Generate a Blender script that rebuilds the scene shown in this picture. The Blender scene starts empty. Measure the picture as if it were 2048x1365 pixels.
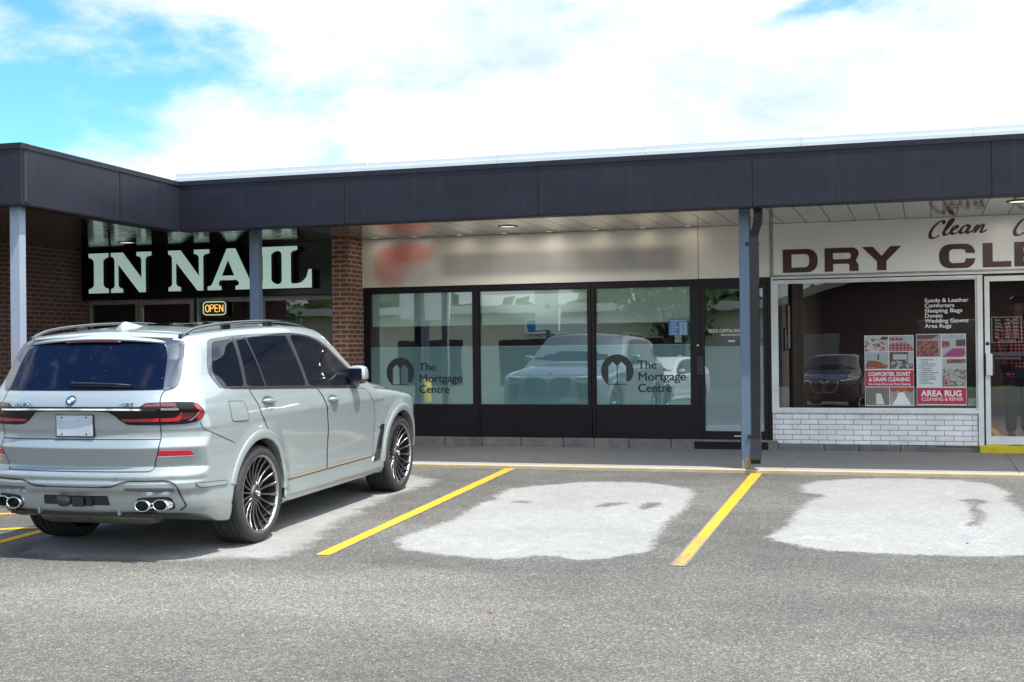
import bpy, bmesh, math, random
import numpy as np
from mathutils import Vector, Matrix, Euler
from mathutils.geometry import delaunay_2d_cdt
random.seed(7); rng=np.random.default_rng(7)
S=bpy.context.scene; COL=S.collection; R=math.radians

# ---------------------------------------------------------------- helpers
def tag(o,label=None,cat=None,group=None,kind=None):
    if label: o['label']=label
    if cat: o['category']=cat
    if group: o['group']=group
    if kind: o['kind']=kind
    return o
def empty(name,loc=(0,0,0),rz=0,label=None,cat=None,group=None,parent=None):
    o=bpy.data.objects.new(name,None); COL.objects.link(o); o.location=loc; o.rotation_euler=(0,0,rz); o.empty_display_size=.1
    if parent: o.parent=parent
    return tag(o,label,cat,group)
def link(me,name,mats,parent=None,loc=None):
    if not isinstance(mats,(list,tuple)): mats=[mats]
    for m in mats: me.materials.append(m)
    o=bpy.data.objects.new(name,me); COL.objects.link(o)
    if parent: o.parent=parent
    if loc is not None: o.location=loc
    return o
class MB:
    def __init__(s): s.v=[]; s.f=[]; s.m=[]; s.sm=[]
    def add(s,vs,fs,mi=0,smooth=False):
        b=len(s.v); s.v+= [tuple(v) for v in vs]
        for f in fs: s.f.append([b+i for i in f]); s.m.append(mi); s.sm.append(smooth)
        return s
    def box(s,x0,x1,y0,y1,z0,z1,mi=0,c=0.0):
        if c<=0:
            v=[(x,y,z) for z in (z0,z1) for y in (y0,y1) for x in (x0,x1)]
            return s.add(v,[(0,2,3,1),(4,5,7,6),(0,1,5,4),(2,6,7,3),(0,4,6,2),(1,3,7,5)],mi)
        bm=bmesh.new(); bmesh.ops.create_cube(bm,size=1)
        for v in bm.verts: v.co=Vector(((x0+x1)/2+v.co.x*(x1-x0),(y0+y1)/2+v.co.y*(y1-y0),(z0+z1)/2+v.co.z*(z1-z0)))
        bmesh.ops.bevel(bm,geom=bm.edges[:],offset=c,segments=2,profile=.6,affect='EDGES')
        bm.verts.index_update()
        s.add([v.co for v in bm.verts],[[v.index for v in f.verts] for f in bm.faces],mi); bm.free(); return s
    def quad(s,a,b,c,d,mi=0): return s.add([a,b,c,d],[(0,1,2,3)],mi)
    def prism(s,poly,y0,y1,mi=0,axis='y'):
        """poly in (x,z) extruded along y (axis 'y'), or (x,y) along z, or (y,z) along x"""
        n=len(poly)
        def P(p,t):
            return (p[0],t,p[1]) if axis=='y' else ((p[0],p[1],t) if axis=='z' else (t,p[0],p[1]))
        vs=[P(p,y0) for p in poly]+[P(p,y1) for p in poly]
        fs=[[i,(i+1)%n,n+(i+1)%n,n+i] for i in range(n)]+[list(range(n))[::-1],[n+i for i in range(n)]]
        return s.add(vs,fs,mi)
    def tube(s,pts,rad,seg=10,mi=0,cap=True,ell=1.0,up=(0,0,1)):
        pts=[Vector(p) for p in pts]; n=len(pts); rr=rad if isinstance(rad,(list,tuple)) else [rad]*n
        vs=[];prev=None
        for i,p in enumerate(pts):
            t=(pts[min(i+1,n-1)]-pts[max(i-1,0)]).normalized()
            if prev is None:
                u=Vector(up); u=u-t*u.dot(t)
                if u.length<1e-4: u=Vector((1,0,0)); u=u-t*u.dot(t)
            else: u=prev-t*prev.dot(t)
            u.normalize(); prev=u; w=t.cross(u)
            for k in range(seg):
                a=2*math.pi*k/seg; vs.append(p+u*math.cos(a)*rr[i]*ell+w*math.sin(a)*rr[i])
        fs=[]
        for i in range(n-1):
            for k in range(seg):
                fs.append([i*seg+k,i*seg+(k+1)%seg,(i+1)*seg+(k+1)%seg,(i+1)*seg+k])
        if cap: fs.append(list(range(seg))[::-1]); fs.append([(n-1)*seg+k for k in range(seg)])
        return s.add(vs,fs,mi,True)
    def lathe(s,prof,seg=48,mi=0,closed=False,a0=0,axis='x'):
        """prof of (axial, radius) about an axis"""
        n=len(prof); vs=[]
        for k in range(seg):
            a=a0+2*math.pi*k/seg
            for (ax,r) in prof:
                c,d=r*math.cos(a),r*math.sin(a)
                vs.append((ax,c,d) if axis=='x' else ((c,ax,d) if axis=='y' else (c,d,ax)))
        fs=[]
        for k in range(seg):
            for i in range(n-1 if not closed else n):
                j=(i+1)%n; k2=(k+1)%seg
                fs.append([k*n+i,k*n+j,k2*n+j,k2*n+i])
        return s.add(vs,fs,mi,True)
    def mesh(s,name):
        me=bpy.data.meshes.new(name); me.from_pydata(s.v,[],s.f); me.polygons.foreach_set('material_index',s.m); me.polygons.foreach_set('use_smooth',s.sm); me.update(); return me
    def build(s,name,mats,parent=None,loc=None,fix=True,split=None):
        me=s.mesh(name)
        if fix:
            bm=bmesh.new(); bm.from_mesh(me); bmesh.ops.recalc_face_normals(bm,faces=bm.faces); bm.to_mesh(me); bm.free()
        if split is not None: me.set_sharp_from_angle(angle=R(split))
        return link(me,name,mats,parent,loc)
def kids(o): return [c for c in bpy.data.objects if c.parent==o]
def copy_tree(o,parent=None,skip=()):
    c=o.copy(); COL.objects.link(c)
    if parent: c.parent=parent
    for ch in kids(o):
        if ch.name.split('.')[0] not in skip: copy_tree(ch,c,skip)
    return c

# ---------------------------------------------------------------- materials
class N:
    """tiny node-graph helper"""
    def __init__(s,name):
        s.m=bpy.data.materials.new(name); s.m.use_nodes=True; s.t=s.m.node_tree; s.t.nodes.clear()
        s.out=s.t.nodes.new('ShaderNodeOutputMaterial')
    def n(s,typ,**kw):
        nd=s.t.nodes.new(typ)
        for k,v in kw.items():
            if k.startswith('_'): setattr(nd,k[1:],v)
            else: s.set(nd,k,v)
        return nd
    def set(s,nd,k,v):
        k=int(k[1:]) if k[0]=='i' and k[1:].isdigit() else k.replace('__',' ')
        i=nd.inputs[k]
        if isinstance(v,bpy.types.NodeSocket): s.t.links.new(v,i)
        elif isinstance(v,bpy.types.Node): s.t.links.new(v.outputs[0],i)
        elif hasattr(i.default_value,'__len__') and not hasattr(v,'__len__'): i.default_value=(v,)*len(i.default_value)
        elif hasattr(v,'__len__') and len(v)==3 and len(i.default_value)==4: i.default_value=(*v,1)
        else: i.default_value=v
    def math(s,op,a,b=0.0,c=0.0,clamp=False): return s.n('ShaderNodeMath',_operation=op,_use_clamp=clamp,i0=a,i1=b,i2=c).outputs[0]
    def mix(s,f,a,b,blend='MIX'):
        nd=s.t.nodes.new('ShaderNodeMix'); nd.data_type='RGBA'; nd.blend_type=blend
        s.set(nd,'i0',f); s.set(nd,'i6',a); s.set(nd,'i7',b); return nd.outputs[2]
    def ramp(s,f,stops,interp='LINEAR'):
        nd=s.t.nodes.new('ShaderNodeValToRGB'); s.set(nd,'i0',f); cr=nd.color_ramp; cr.interpolation=interp
        while len(cr.elements)<len(stops): cr.elements.new(.5)
        for e,(p,c) in zip(cr.elements,stops): e.position=p; e.color=(*c,1) if hasattr(c,'__len__') else (c,c,c,1)
        return nd.outputs[0]
    def coord(s,which='Object'): return s.n('ShaderNodeTexCoord').outputs[which]
    def noise(s,vec,scale,detail=4,rough=.55,dist=0): return s.n('ShaderNodeTexNoise',Vector=vec,Scale=scale,Detail=detail,Roughness=rough,Distortion=dist).outputs[0]
    def scale(s,vec,sc): return s.n('ShaderNodeMapping',Vector=vec,Scale=sc).outputs[0]
    def bump(s,h,strength=.2,dist=.01,normal=None):
        nd=s.n('ShaderNodeBump',Strength=strength,Distance=dist,Height=h)
        if normal is not None: s.set(nd,'Normal',normal)
        return nd.outputs[0]
    def bsdf(s,**kw):
        nd=s.t.nodes.new('ShaderNodeBsdfPrincipled')
        for k,v in kw.items(): s.set(nd,k,v)
        return nd.outputs[0]
    def done(s,sh): s.t.links.new(sh,s.out.inputs[0]); return s.m
def plain(name,col,rough=.5,metal=0,var=.12,scale=6,coat=0,bump=0,bscale=80,spec=.5,rvar=.0):
    g=N(name); v=g.coord()
    nz=g.noise(v,scale,5,.6)
    c=g.mix(g.ramp(nz,[(.3,0),(.7,1)]),tuple(x*(1-var) for x in col),tuple(min(1,x*(1+var)) for x in col))
    kw=dict(Base__Color=c,Roughness=rough if not rvar else g.math('ADD',rough-rvar/2,g.math('MULTIPLY',nz,rvar)),Metallic=metal,Coat__Weight=coat,Coat__Roughness=.03)
    kw['Specular IOR Level']=spec
    if bump: kw['Normal']=g.bump(g.noise(v,bscale,3),bump,.004)
    return g.done(g.bsdf(**kw))
def emit(name,col,st):
    g=N(name); e=g.n('ShaderNodeEmission',Color=col,Strength=st); return g.done(e.outputs[0])

M={}
M['black_frame']=plain('black_anodised',(.008,.005,.009),.42,.0,.2,3,rvar=.2,spec=.3)
M['white_alu']=plain('white_aluminium',(.74,.76,.76),.42,.0,.1,4,rvar=.2)
M['old_alu']=plain('weathered_trim',(.34,.33,.30),.5,.2,.25,9)
M['cream']=plain('cream_panel',(.84,.825,.795),.33,0,.05,1.5,bump=.03,bscale=3)
M['cream_plain']=plain('cream_panel_side',(.85,.81,.77),.33,0,.05,1.5)
M['soft_white']=plain('white_board',(.88,.875,.86),.28,0,.05,1.2,bump=.04,bscale=2)
M['burgundy']=plain('burgundy_vinyl',(.055,.006,.018),.4,0,.15,5)
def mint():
    g=N('mint_acrylic_glow'); c=g.mix(g.noise(g.coord(),3,3),(.72,.94,.86),(.76,.96,.89)); return g.done(g.bsdf(Base__Color=c,Roughness=.3,Emission__Color=(.70,1,.88),Emission__Strength=.14))  # faint glow added so the letters read brighter under the canopy
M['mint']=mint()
M['letter_side']=plain('letter_return',(.05,.045,.05),.45,.1,.2,5)
M['sign_black']=plain('black_gloss_board',(.008,.008,.012),.16,0,.2,2,bump=.02,bscale=1.5)
M['black_plastic']=plain('black_plastic',(.012,.012,.013),.45,0,.2,8)
M['gloss_black']=plain('gloss_black',(.009,.009,.011),.05,0,.1,4,coat=1,spec=.9)
M['rubber']=plain('tyre_rubber',(.022,.022,.024),.72,0,.25,25,bump=.1,bscale=150)
M['chrome']=plain('chrome',(.86,.87,.88),.07,1,.02,3)
M['rim']=plain('grey_alloy',(.13,.128,.135),.34,.9,.08,6)
M['rim_dark']=plain('dark_alloy',(.05,.05,.055),.4,.7,.1,6)
M['lip']=plain('bright_rim_lip',(.42,.42,.44),.3,1,.05,5)
M['disc']=plain('brake_disc',(.16,.15,.15),.4,.8,.2,10)
M['seam']=plain('panel_gap',(.015,.017,.018),.7,0,.1,5)
M['under']=plain('underbody',(.012,.012,.012),.85,0,.3,6)
M['exhaust_grey']=plain('muffler_metal',(.16,.15,.13),.45,.5,.3,6)
M['lamp_black']=plain('lamp_housing',(.006,.006,.008),.12,0,.1,4,spec=.3)
M['fin']=plain('piano_black_trim',(.16,.165,.18),.06,.75,.05,2)
M['red_lens']=plain('red_lens',(.34,.004,.014),.12,0,.1,20,coat=.8)
M['dark_red']=plain('dark_red_lens',(.10,.004,.012),.1,0,.1,20,coat=.8)
M['reflector']=plain('red_reflector',(.55,.006,.03),.2,0,.12,60,coat=.5)
M['plate']=plain('plate_blue_grey',(.42,.48,.55),.4,.2,.08,14)
M['concrete_block']=None
M['white']=plain('white_vinyl',(.78,.80,.80),.45,0,.03,5)
M['dark_vinyl']=plain('charcoal_vinyl',(.02,.03,.03),.5,0,.1,5)
M['poster_red']=plain('poster_red',(.48,.018,.07),.35,0,.05,4)
M['poster_paper']=plain('poster_paper',(.62,.70,.72),.35,0,.04,4)
M['ink']=plain('ink',(.05,.06,.08),.5,0,.05,4)
M['blue_sticker']=plain('blue_sticker',(.02,.17,.36),.4,0,.1,4)
M['room']=plain('room_wall',(.20,.20,.20),.8,0,.1,2)
M['room_white']=plain('shop_wall_pale',(.34,.34,.35),.8,0,.1,2)
M['room_dark']=plain('room_dark',(.045,.035,.04),.8,0,.2,2)
M['room_floor']=plain('room_floor',(.10,.095,.09),.6,0,.2,3)
M['ceiling_tile']=plain('ceiling_tile',(.30,.29,.28),.9,0,.1,3)
M['blind']=plain('blind_fabric',(.88,.96,.90),.8,0,.04,2,bump=.05,bscale=400)
M['pot']=plain('pot',(.10,.09,.08),.6)
M['leaf']=plain('leaf_green',(.035,.085,.025),.5,0,.4,7)
M['stalk']=plain('dry_stalk',(.42,.36,.20),.7,0,.2,7)
M['leaf_dark']=plain('tree_leaf',(.10,.17,.06),.6,0,.5,1.3)
M['bark']=plain('bark',(.09,.065,.045),.9,0,.3,8)
M['yellow_paint']=plain('yellow_sill',(.62,.50,.01),.5,0,.2,6)
M['roof_white']=plain('white_flashing',(.60,.65,.68),.35,.2,.05,1.2)
M['steel_dark']=plain('downpipe_enamel',(.010,.009,.014),.3,.0,.15,4)
M['grey_steel']=plain('grey_steel',(.18,.18,.18),.4,.8,.1,5)
M['warm_lamp']=emit('warm_lamp',(1,.78,.42),1.1)
M['cool_lamp']=emit('cool_lamp',(.95,.9,.72),.55)
M['tube_yellow']=emit('fluorescent',(1,.93,.5),.85)
M['neon_amber']=emit('neon_amber',(1,.56,.13),.75)
M['neon_green']=emit('neon_green',(.62,.85,.60),.30)
M['skin']=plain('skin',(.42,.26,.19),.55,0,.08,8)
M['hair']=plain('dark_hair',(.02,.014,.010),.6,0,.2,30)
M['jeans']=plain('blue_jeans',(.05,.075,.15),.8,0,.2,20)
M['shoe']=plain('shoe',(.03,.025,.02),.5)

def brick_mat(name,axis,c1,c2,mort,bw=.2,bh=.0665,ms=.010,rough=.85):
    g=N(name); co=g.coord(); sp=g.n('ShaderNodeSeparateXYZ',i0=co)
    u=sp.outputs[0 if axis=='x' else 1]
    cb=g.n('ShaderNodeCombineXYZ',X=u,Y=sp.outputs[2],Z=0.0)
    b=g.n('ShaderNodeTexBrick',Vector=cb.outputs[0],Color1=c1,Color2=c2,Mortar=mort,Scale=1.0)
    b.inputs['Mortar Size'].default_value=ms; b.inputs['Brick Width'].default_value=bw; b.inputs['Row Height'].default_value=bh
    b.inputs['Mortar Smooth'].default_value=.15; b.inputs['Bias'].default_value=-.1
    nz=g.noise(co,45,4); nb=g.noise(co,3,3)
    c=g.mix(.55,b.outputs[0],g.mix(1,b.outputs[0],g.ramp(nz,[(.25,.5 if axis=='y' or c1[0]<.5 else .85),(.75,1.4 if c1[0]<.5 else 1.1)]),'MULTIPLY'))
    c=g.mix(.5,c,g.mix(1,c,g.ramp(nb,[(.3,.6),(.7,1.25)]),'MULTIPLY'))
    h=g.math('ADD',g.math('MULTIPLY',b.outputs[1],-1.0),g.math('MULTIPLY',nz,.25))
    return g.done(g.bsdf(Base__Color=c,Roughness=rough,Normal=g.bump(h,.6,.006)))
M['brick_x']=brick_mat('red_brick','x',(.28,.105,.068),(.175,.068,.048),(.46,.40,.33))
M['brick_y']=brick_mat('shaded_brick_return','y',(.21,.08,.055),(.135,.055,.042),(.40,.35,.28))  # same brick, darker: shade of the side faces put into the colour
M['brick_wing']=brick_mat('shaded_red_brick','y',(.185,.072,.058),(.115,.052,.048),(.29,.24,.205))  # brick darkened: the shade on the wing wall is in its colour
M['brick_white']=brick_mat('white_painted_brick','x',(.92,.92,.93),(.86,.86,.88),(.30,.26,.26),bw=.222,bh=.0672,ms=.0045)

def glass(name,tint,base,rough=.0):
    g=N(name); fr=g.n('ShaderNodeFresnel',IOR=1.45).outputs[0]
    f=g.math('ADD',fr,base,clamp=True)
    t=g.n('ShaderNodeBsdfTransparent',Color=tint); gl=g.n('ShaderNodeBsdfGlossy',Color=(.95,1,1,1),Roughness=rough)
    v=g.coord(); nb=g.bump(g.noise(v,1.3,2),.03,.02)
    g.set(gl,'Normal',nb)
    m=g.n('ShaderNodeMixShader',i0=f,i1=t.outputs[0],i2=gl.outputs[0]); return g.done(m.outputs[0])
M['glass']=glass('shop_glass',(.93,.98,.97,1),.075)
M['glass_clear']=glass('shop_glass_clear',(.74,.72,.75,1),.045)
M['glass_dark']=glass('door_glass',(.93,.93,.95,1),.05)
def film_mat():
    g=N('frosted_film'); v=g.coord()
    d=g.n('ShaderNodeBsdfDiffuse',Color=(.55,.78,.82,1)); tl=g.n('ShaderNodeBsdfTranslucent',Color=(.6,.72,.74,1)); t=g.n('ShaderNodeBsdfTransparent',Color=(.7,.8,.8,1))
    a=g.n('ShaderNodeMixShader',i0=.25,i1=d.outputs[0],i2=tl.outputs[0]); b=g.n('ShaderNodeMixShader',i0=.12,i1=a.outputs[0],i2=t.outputs[0]); return g.done(b.outputs[0])
M['film']=film_mat()
def car_glass(name='tinted_car_glass',col=(.004,.006,.012)):
    g=N(name); v=g.coord()
    return g.done(g.bsdf(Base__Color=col,Roughness=.03,IOR=1.50))
M['car_glass']=car_glass()
def rear_glass():
    g=N('dusty_rear_glass'); v=g.coord()
    vo=g.n('ShaderNodeTexVoronoi',Vector=v,Scale=42.0)
    d=g.math('LESS_THAN',vo.outputs['Distance'],.10); r=g.math('GREATER_THAN',g.n('ShaderNodeSeparateColor',i0=vo.outputs['Color']).outputs[0],.80)
    spk=g.math('MULTIPLY',d,r); film=g.math('MULTIPLY',g.ramp(g.noise(g.scale(v,(1,1,.6)),5,5,.7),[(.55,0),(.85,1)]),.018)
    f=g.math('ADD',g.math('MULTIPLY',spk,.5),film,clamp=True)
    c=g.mix(f,(.002,.004,.016),(.45,.48,.52))
    return g.done(g.bsdf(Base__Color=c,Roughness=g.math('ADD',.03,g.math('MULTIPLY',f,.5)),IOR=1.34))
M['rear_glass']=rear_glass()
def paint(name,col,metal=.35):
    g=N(name); v=g.coord(); nz=g.noise(v,900,2); dirt=g.ramp(g.noise(v,3.5,6,.7),[(.4,0),(.8,1)])
    c=g.mix(g.math('MULTIPLY',dirt,.10),col,(.30,.29,.26))
    c=g.mix(.10,c,g.mix(1,c,g.ramp(nz,[(.3,.5),(.7,1.5)]),'MULTIPLY'))
    op=g.noise(v,160,2)
    return g.done(g.bsdf(Base__Color=c,Metallic=metal,Roughness=.33,Coat__Weight=1,Coat__Roughness=.035,Coat__IOR=1.55,Coat__Normal=g.bump(op,.006,.002)))
PAINT_C=(.275,.318,.333)
M['paint']=paint('pale_grey_paint',PAINT_C)
M['paint_white']=paint('white_paint',(.75,.76,.76),0)
M['paint_red']=paint('dark_red_paint',(.03,.007,.010),.1)

def fascia_mat():
    g=N('charcoal_cladding'); v=g.coord(); nz=g.noise(g.scale(v,(.6,.6,2.5)),1.2,4); fine=g.noise(v,220,2)
    c=g.mix(g.ramp(nz,[(.3,0),(.7,1)]),(.0115,.0125,.021),(.0165,.0175,.028))
    stv=g.noise(g.scale(v,(9,9,.35)),2.0,5,.7); c=g.mix(g.math('MULTIPLY',g.ramp(stv,[(.52,0),(.8,1)]),.30),c,(.05,.052,.062))
    c=g.mix(.2,c,g.mix(1,c,g.ramp(fine,[(.3,.6),(.7,1.5)]),'MULTIPLY'))
    return g.done(g.bsdf(Base__Color=c,Roughness=g.math('ADD',.36,g.math('MULTIPLY',nz,.12)),Metallic=.05,Specular__IOR__Level=.26,Normal=g.bump(g.noise(v,1.3,3),.07,.05)))
M['fascia']=fascia_mat()
def soffit_mat():
    g=N('glossy_soffit_panels'); v=g.coord(); sp=g.n('ShaderNodeSeparateXYZ',i0=v)
    u=g.math('FRACT',g.math('DIVIDE',g.math('ADD',sp.outputs[0],20.05),.305))
    line=g.math('LESS_THAN',u,.035)
    nz=g.noise(g.scale(v,(2,.5,1)),2,3)
    c=g.mix(line,g.mix(nz,(.50,.49,.48),(.56,.55,.53)),(.10,.10,.10))
    wav=g.math('ADD',g.noise(g.scale(v,(1.2,7,1)),1.6,2),g.math('MULTIPLY',g.math('SINE',g.math('MULTIPLY',u,6.283)),.10))
    return g.done(g.bsdf(Base__Color=c,Metallic=.75,Roughness=g.math('ADD',.05,g.math('MULTIPLY',line,.6)),IOR=1.8,Normal=g.bump(wav,.10,.03)))
M['soffit']=soffit_mat()
def soffit_dark():
    g=N('glossy_dark_soffit'); v=g.coord()
    wav=g.noise(g.scale(v,(1.5,9,1)),2.2,2)
    return g.done(g.bsdf(Base__Color=(.16,.14,.14),Metallic=.8,Roughness=.05,IOR=1.75,Normal=g.bump(wav,.16,.03)))
M['soffit_dark']=soffit_dark()
def post_mat(name,c,rust,k=.12):
    g=N(name); v=g.coord(); n1=g.noise(g.scale(v,(1,1,.45)),9,6,.7); n2=g.noise(v,40,4)
    z=g.n('ShaderNodeSeparateXYZ',i0=v).outputs[2]
    zz=g.math('MULTIPLY',g.math('SUBTRACT',rust,z),k)
    m=g.ramp(g.math('ADD',g.math('ADD',n1,zz),g.math('MULTIPLY',n2,.12)),[(.66,0),(.72,1)])
    c1=g.mix(g.ramp(n1,[(.3,0),(.7,1)]),tuple(x*.85 for x in c),c)
    col=g.mix(m,c1,g.mix(n2,(.30,.20,.10),(.36,.30,.20)))
    vo=g.n('ShaderNodeTexVoronoi',Vector=v,Scale=9.0); dot=g.math('LESS_THAN',vo.outputs['Distance'],.05)
    col=g.mix(dot,col,(.03,.03,.04))
    return g.done(g.bsdf(Base__Color=col,Roughness=.45,Normal=g.bump(n2,.1,.004)))
M['post_blue']=post_mat('blue_grey_post_paint',(.10,.148,.215),.42,.34)
M['post_rust']=post_mat('rusty_grey_post_paint',(.25,.30,.39),1.9)
def concrete(name,a,b,sc=1.5,stain=.5):
    g=N(name); v=g.coord(); n1=g.noise(v,sc,6,.6); n2=g.noise(v,60,4,.7)
    c=g.mix(g.ramp(n1,[(.3,0),(.7,1)]),a,b); c=g.mix(.35,c,g.mix(1,c,g.ramp(n2,[(.3,.6),(.7,1.35)]),'MULTIPLY'))
    return g.done(g.bsdf(Base__Color=c,Roughness=.9,Normal=g.bump(n2,.25,.006)))
M['sidewalk']=concrete('sidewalk_concrete',(.235,.225,.215),(.275,.265,.25))
M['block']=concrete('foundation_block',(.13,.125,.12),(.25,.23,.21),4)
M['kerb']=concrete('kerb_worn_yellow',(.42,.31,.14),(.38,.34,.27),4)
M['road']=concrete('road_asphalt',(.09,.09,.09),(.12,.12,.12),1)
M['beige']=concrete('beige_stucco',(.62,.58,.50),(.68,.64,.56),1)
M['maroon']=plain('maroon_siding',(.035,.012,.014),.9,0,.2,1)
M['badge_silver']=plain('badge_silver',(.66,.68,.70),.3,.1,.03,4)
M['grass']=plain('grass',(.07,.13,.035),.9,0,.4,.7)
CLX,CLY=3.1,1.7; SKYTINT=(.48,.88,1.08); CL0,CL1=.40,.58; CLS=2.8; SUN_E=3.3; EXPO=1.25; BIAS0=.085; BL1=-.16; LAMP_W=.2; COOL_FILL_W=9
def sst(a,b,x):
    t=np.clip((x-a)/(b-a),0,1); return t*t*(3-2*t)
def smax(a,b,k):
    h=np.clip(.5+.5*(a-b)/k,0,1); return b+(a-b)*h+k*h*(1-h)
def smin(a,b,k): return -smax(-a,-b,k)
class PL:
    """piecewise cubic (Catmull-Rom, monotone-ish) table"""
    def __init__(s,pts,lin=False,sm=0):
        p=np.array(pts,float); n=1500
        xs=np.linspace(p[0,0],p[-1,0],n)
        if lin:
            ys=np.interp(xs,p[:,0],p[:,1])
            w=max(1,int(sm/(xs[1]-xs[0])))
            if w>1:
                pad=np.pad(ys,w,mode='edge'); k=np.hanning(2*w+1); k/=k.sum(); ys=np.convolve(pad,k,'valid')
        else:
            d=np.diff(p[:,1])/np.diff(p[:,0]); m=np.empty(len(p)); m[0]=d[0]; m[-1]=d[-1]
            for i in range(1,len(p)-1):
                m[i]=0 if d[i-1]*d[i]<=0 else 2*d[i-1]*d[i]/(d[i-1]+d[i])
            i=np.clip(np.searchsorted(p[:,0],xs)-1,0,len(p)-2); hh=p[i+1,0]-p[i,0]; t=(xs-p[i,0])/hh
            ys=(2*t**3-3*t**2+1)*p[i,1]+(t**3-2*t**2+t)*hh*m[i]+(-2*t**3+3*t**2)*p[i+1,1]+(t**3-t**2)*hh*m[i+1]
        s.x=xs; s.y=ys
    def __call__(s,v): return np.interp(v,s.x,s.y)
# half width by height, with the creases of the flank
WZ=PL([(.20,.900),(.27,.935),(.305,.962),(.36,.955),(.42,.945),(.47,.957),(.61,.955),(.78,.976),(.93,.988),(.985,.993),(1.04,.986),(1.12,.970),(1.20,.952),(1.24,.938),(1.30,.915),(1.50,.848),(1.62,.805),(1.70,.772),(1.85,.70)],lin=True,sm=.05)
WZE=PL([(.20,.900),(.30,.945),(.42,.968),(.60,.978),(.80,.988),(.93,.992),(1.0,.990),(1.06,.982),(1.12,.970),(1.20,.952),(1.24,.938),(1.30,.915),(1.50,.848),(1.62,.805),(1.70,.772),(1.85,.70)],lin=True,sm=.05)
WT=PL([(-1.3,-.055),(-1.0,-.030),(-.7,-.012),(-.3,0),(2.9,0),(3.3,-.012),(3.6,-.035),(3.85,-.075),(4.1,-.14)])
WG=PL([(-1.2,-.075),(-.9,-.055),(-.5,-.02),(-.1,0),(1.3,0),(1.8,-.02),(2.4,-.06),(2.8,-.09),(4,-.1)])
# rear profile (y by z)
YR=PL([(.28,-.86),(.36,-1.02),(.40,-1.055),(.455,-1.075),(.515,-1.085),(.553,-1.117),(.60,-1.125),(.615,-1.115),(.655,-1.128),(.70,-1.088),(.707,-1.07),(.73,-1.075),(.862,-1.122),(.928,-1.085),(.98,-1.08),(1.10,-1.082),(1.135,-1.105),(1.175,-1.100),(1.25,-1.055),(1.285,-1.018),(1.50,-.885),(1.66,-.775),(1.75,-.72),(1.95,-.6)],lin=True,sm=.016)
YFR=PL([(.15,3.86),(.25,3.93),(.45,3.99),(.60,4.01),(.82,4.01),(.92,3.985),(1.02,3.90),(1.2,3.6),(1.9,3)],lin=True,sm=.06)
ZROOF=PL([(-1.3,1.60),(-.85,1.695),(-.6,1.725),(-.2,1.755),(.3,1.775),(.9,1.782),(1.3,1.772),(1.7,1.735),(2.1,1.67),(3,1.45)])
ZH=PL([(1.5,1.26),(2.3,1.222),(2.6,1.195),(3.0,1.155),(3.4,1.095),(3.75,1.015),(3.95,.945),(4.2,.85)])
RA=.452; AC=((-.02,.40),(3.085,.40))
def side_w(y,z):
    e=sst(.55,.25,np.minimum(abs(y),abs(y-3.105))*0+np.where(y<.5,.5-y,0))  # unused blend
    a=sst(.40,.05,y); b=sst(2.35,2.65,y); m=np.maximum(a,b)
    w=WZ(z)*(1-m)+WZE(z)*m
    low=sst(1.30,1.02,z); w=w+WT(y)*np.clip(low+.15,0,1)+WG(y)*sst(1.12,1.4,z)
    for c in AC:
        r=np.sqrt((y-c[0])**2+(z-c[1])**2)
        w=w+.016*sst(.60,.47,r)*sst(1.2,.9,z)
    return w
def parts(p):
    x,y,z=abs(p[...,0]),p[...,1],p[...,2]
    s=(x-side_w(y,z))*.95
    cv=.155*x*x+.11*sst(.45,1.0,x)*x
    cvb=cv*(1-.15*sst(.8,.4,z))
    r=(YR(z)+cvb-y)*.93
    fcv=.14*x*x+.28*sst(.5,1.0,x)*x*x
    fr=(y-(YFR(z)-fcv))*.93
    hood=(z-(ZH(y)-.085*x*x-.03*sst(.62,.95,x)+.012*sst(.55,.66,x)*sst(.8,.68,x)))*.97
    roof=z-(ZROOF(y)-.055*(x/.75)**2)
    # windscreen: plane through (2.55,1.20) and (1.70,1.73)
    n=np.array([.53,.85]); n/=np.linalg.norm(n)
    ws=(y-(2.58-.33*x*x))*n[0]+(z-1.20)*n[1]
    bot=(.245+.12*sst(-.45,-.95,y)+.02*sst(3.3,3.9,y))-z
    return s,r,fr,hood,roof,ws,bot
def F(p,arch=True):
    s,r,fr,hood,roof,ws,bot=parts(p)
    x,y,z=abs(p[...,0]),p[...,1],p[...,2]
    kr=.06+.07*sst(.75,.55,z)+.03*sst(1.2,1.5,z)
    core=smax(s,r,kr)
    lo=smax(smax(smax(core,fr,.16),hood,.05),bot,.03)
    up=smax(smax(smax(core,roof,.075),ws,.04),1.0-z,.01)
    f=smin(lo,up,.03)
    if arch:
        for c in AC:
            rr=np.sqrt((y-c[0])**2+(z-c[1])**2)
            f=np.maximum(f,np.minimum(RA-rr,x-.60))
    return f
def grad(p,arch=True,e=2e-3):
    g=np.empty(p.shape)
    for i in range(3):
        d=np.zeros(3); d[i]=e
        g[...,i]=(F(p+d,arch)-F(p-d,arch))/(2*e)
    n=np.linalg.norm(g,axis=-1,keepdims=True); return g/np.maximum(n,1e-9),n[...,0]
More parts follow.
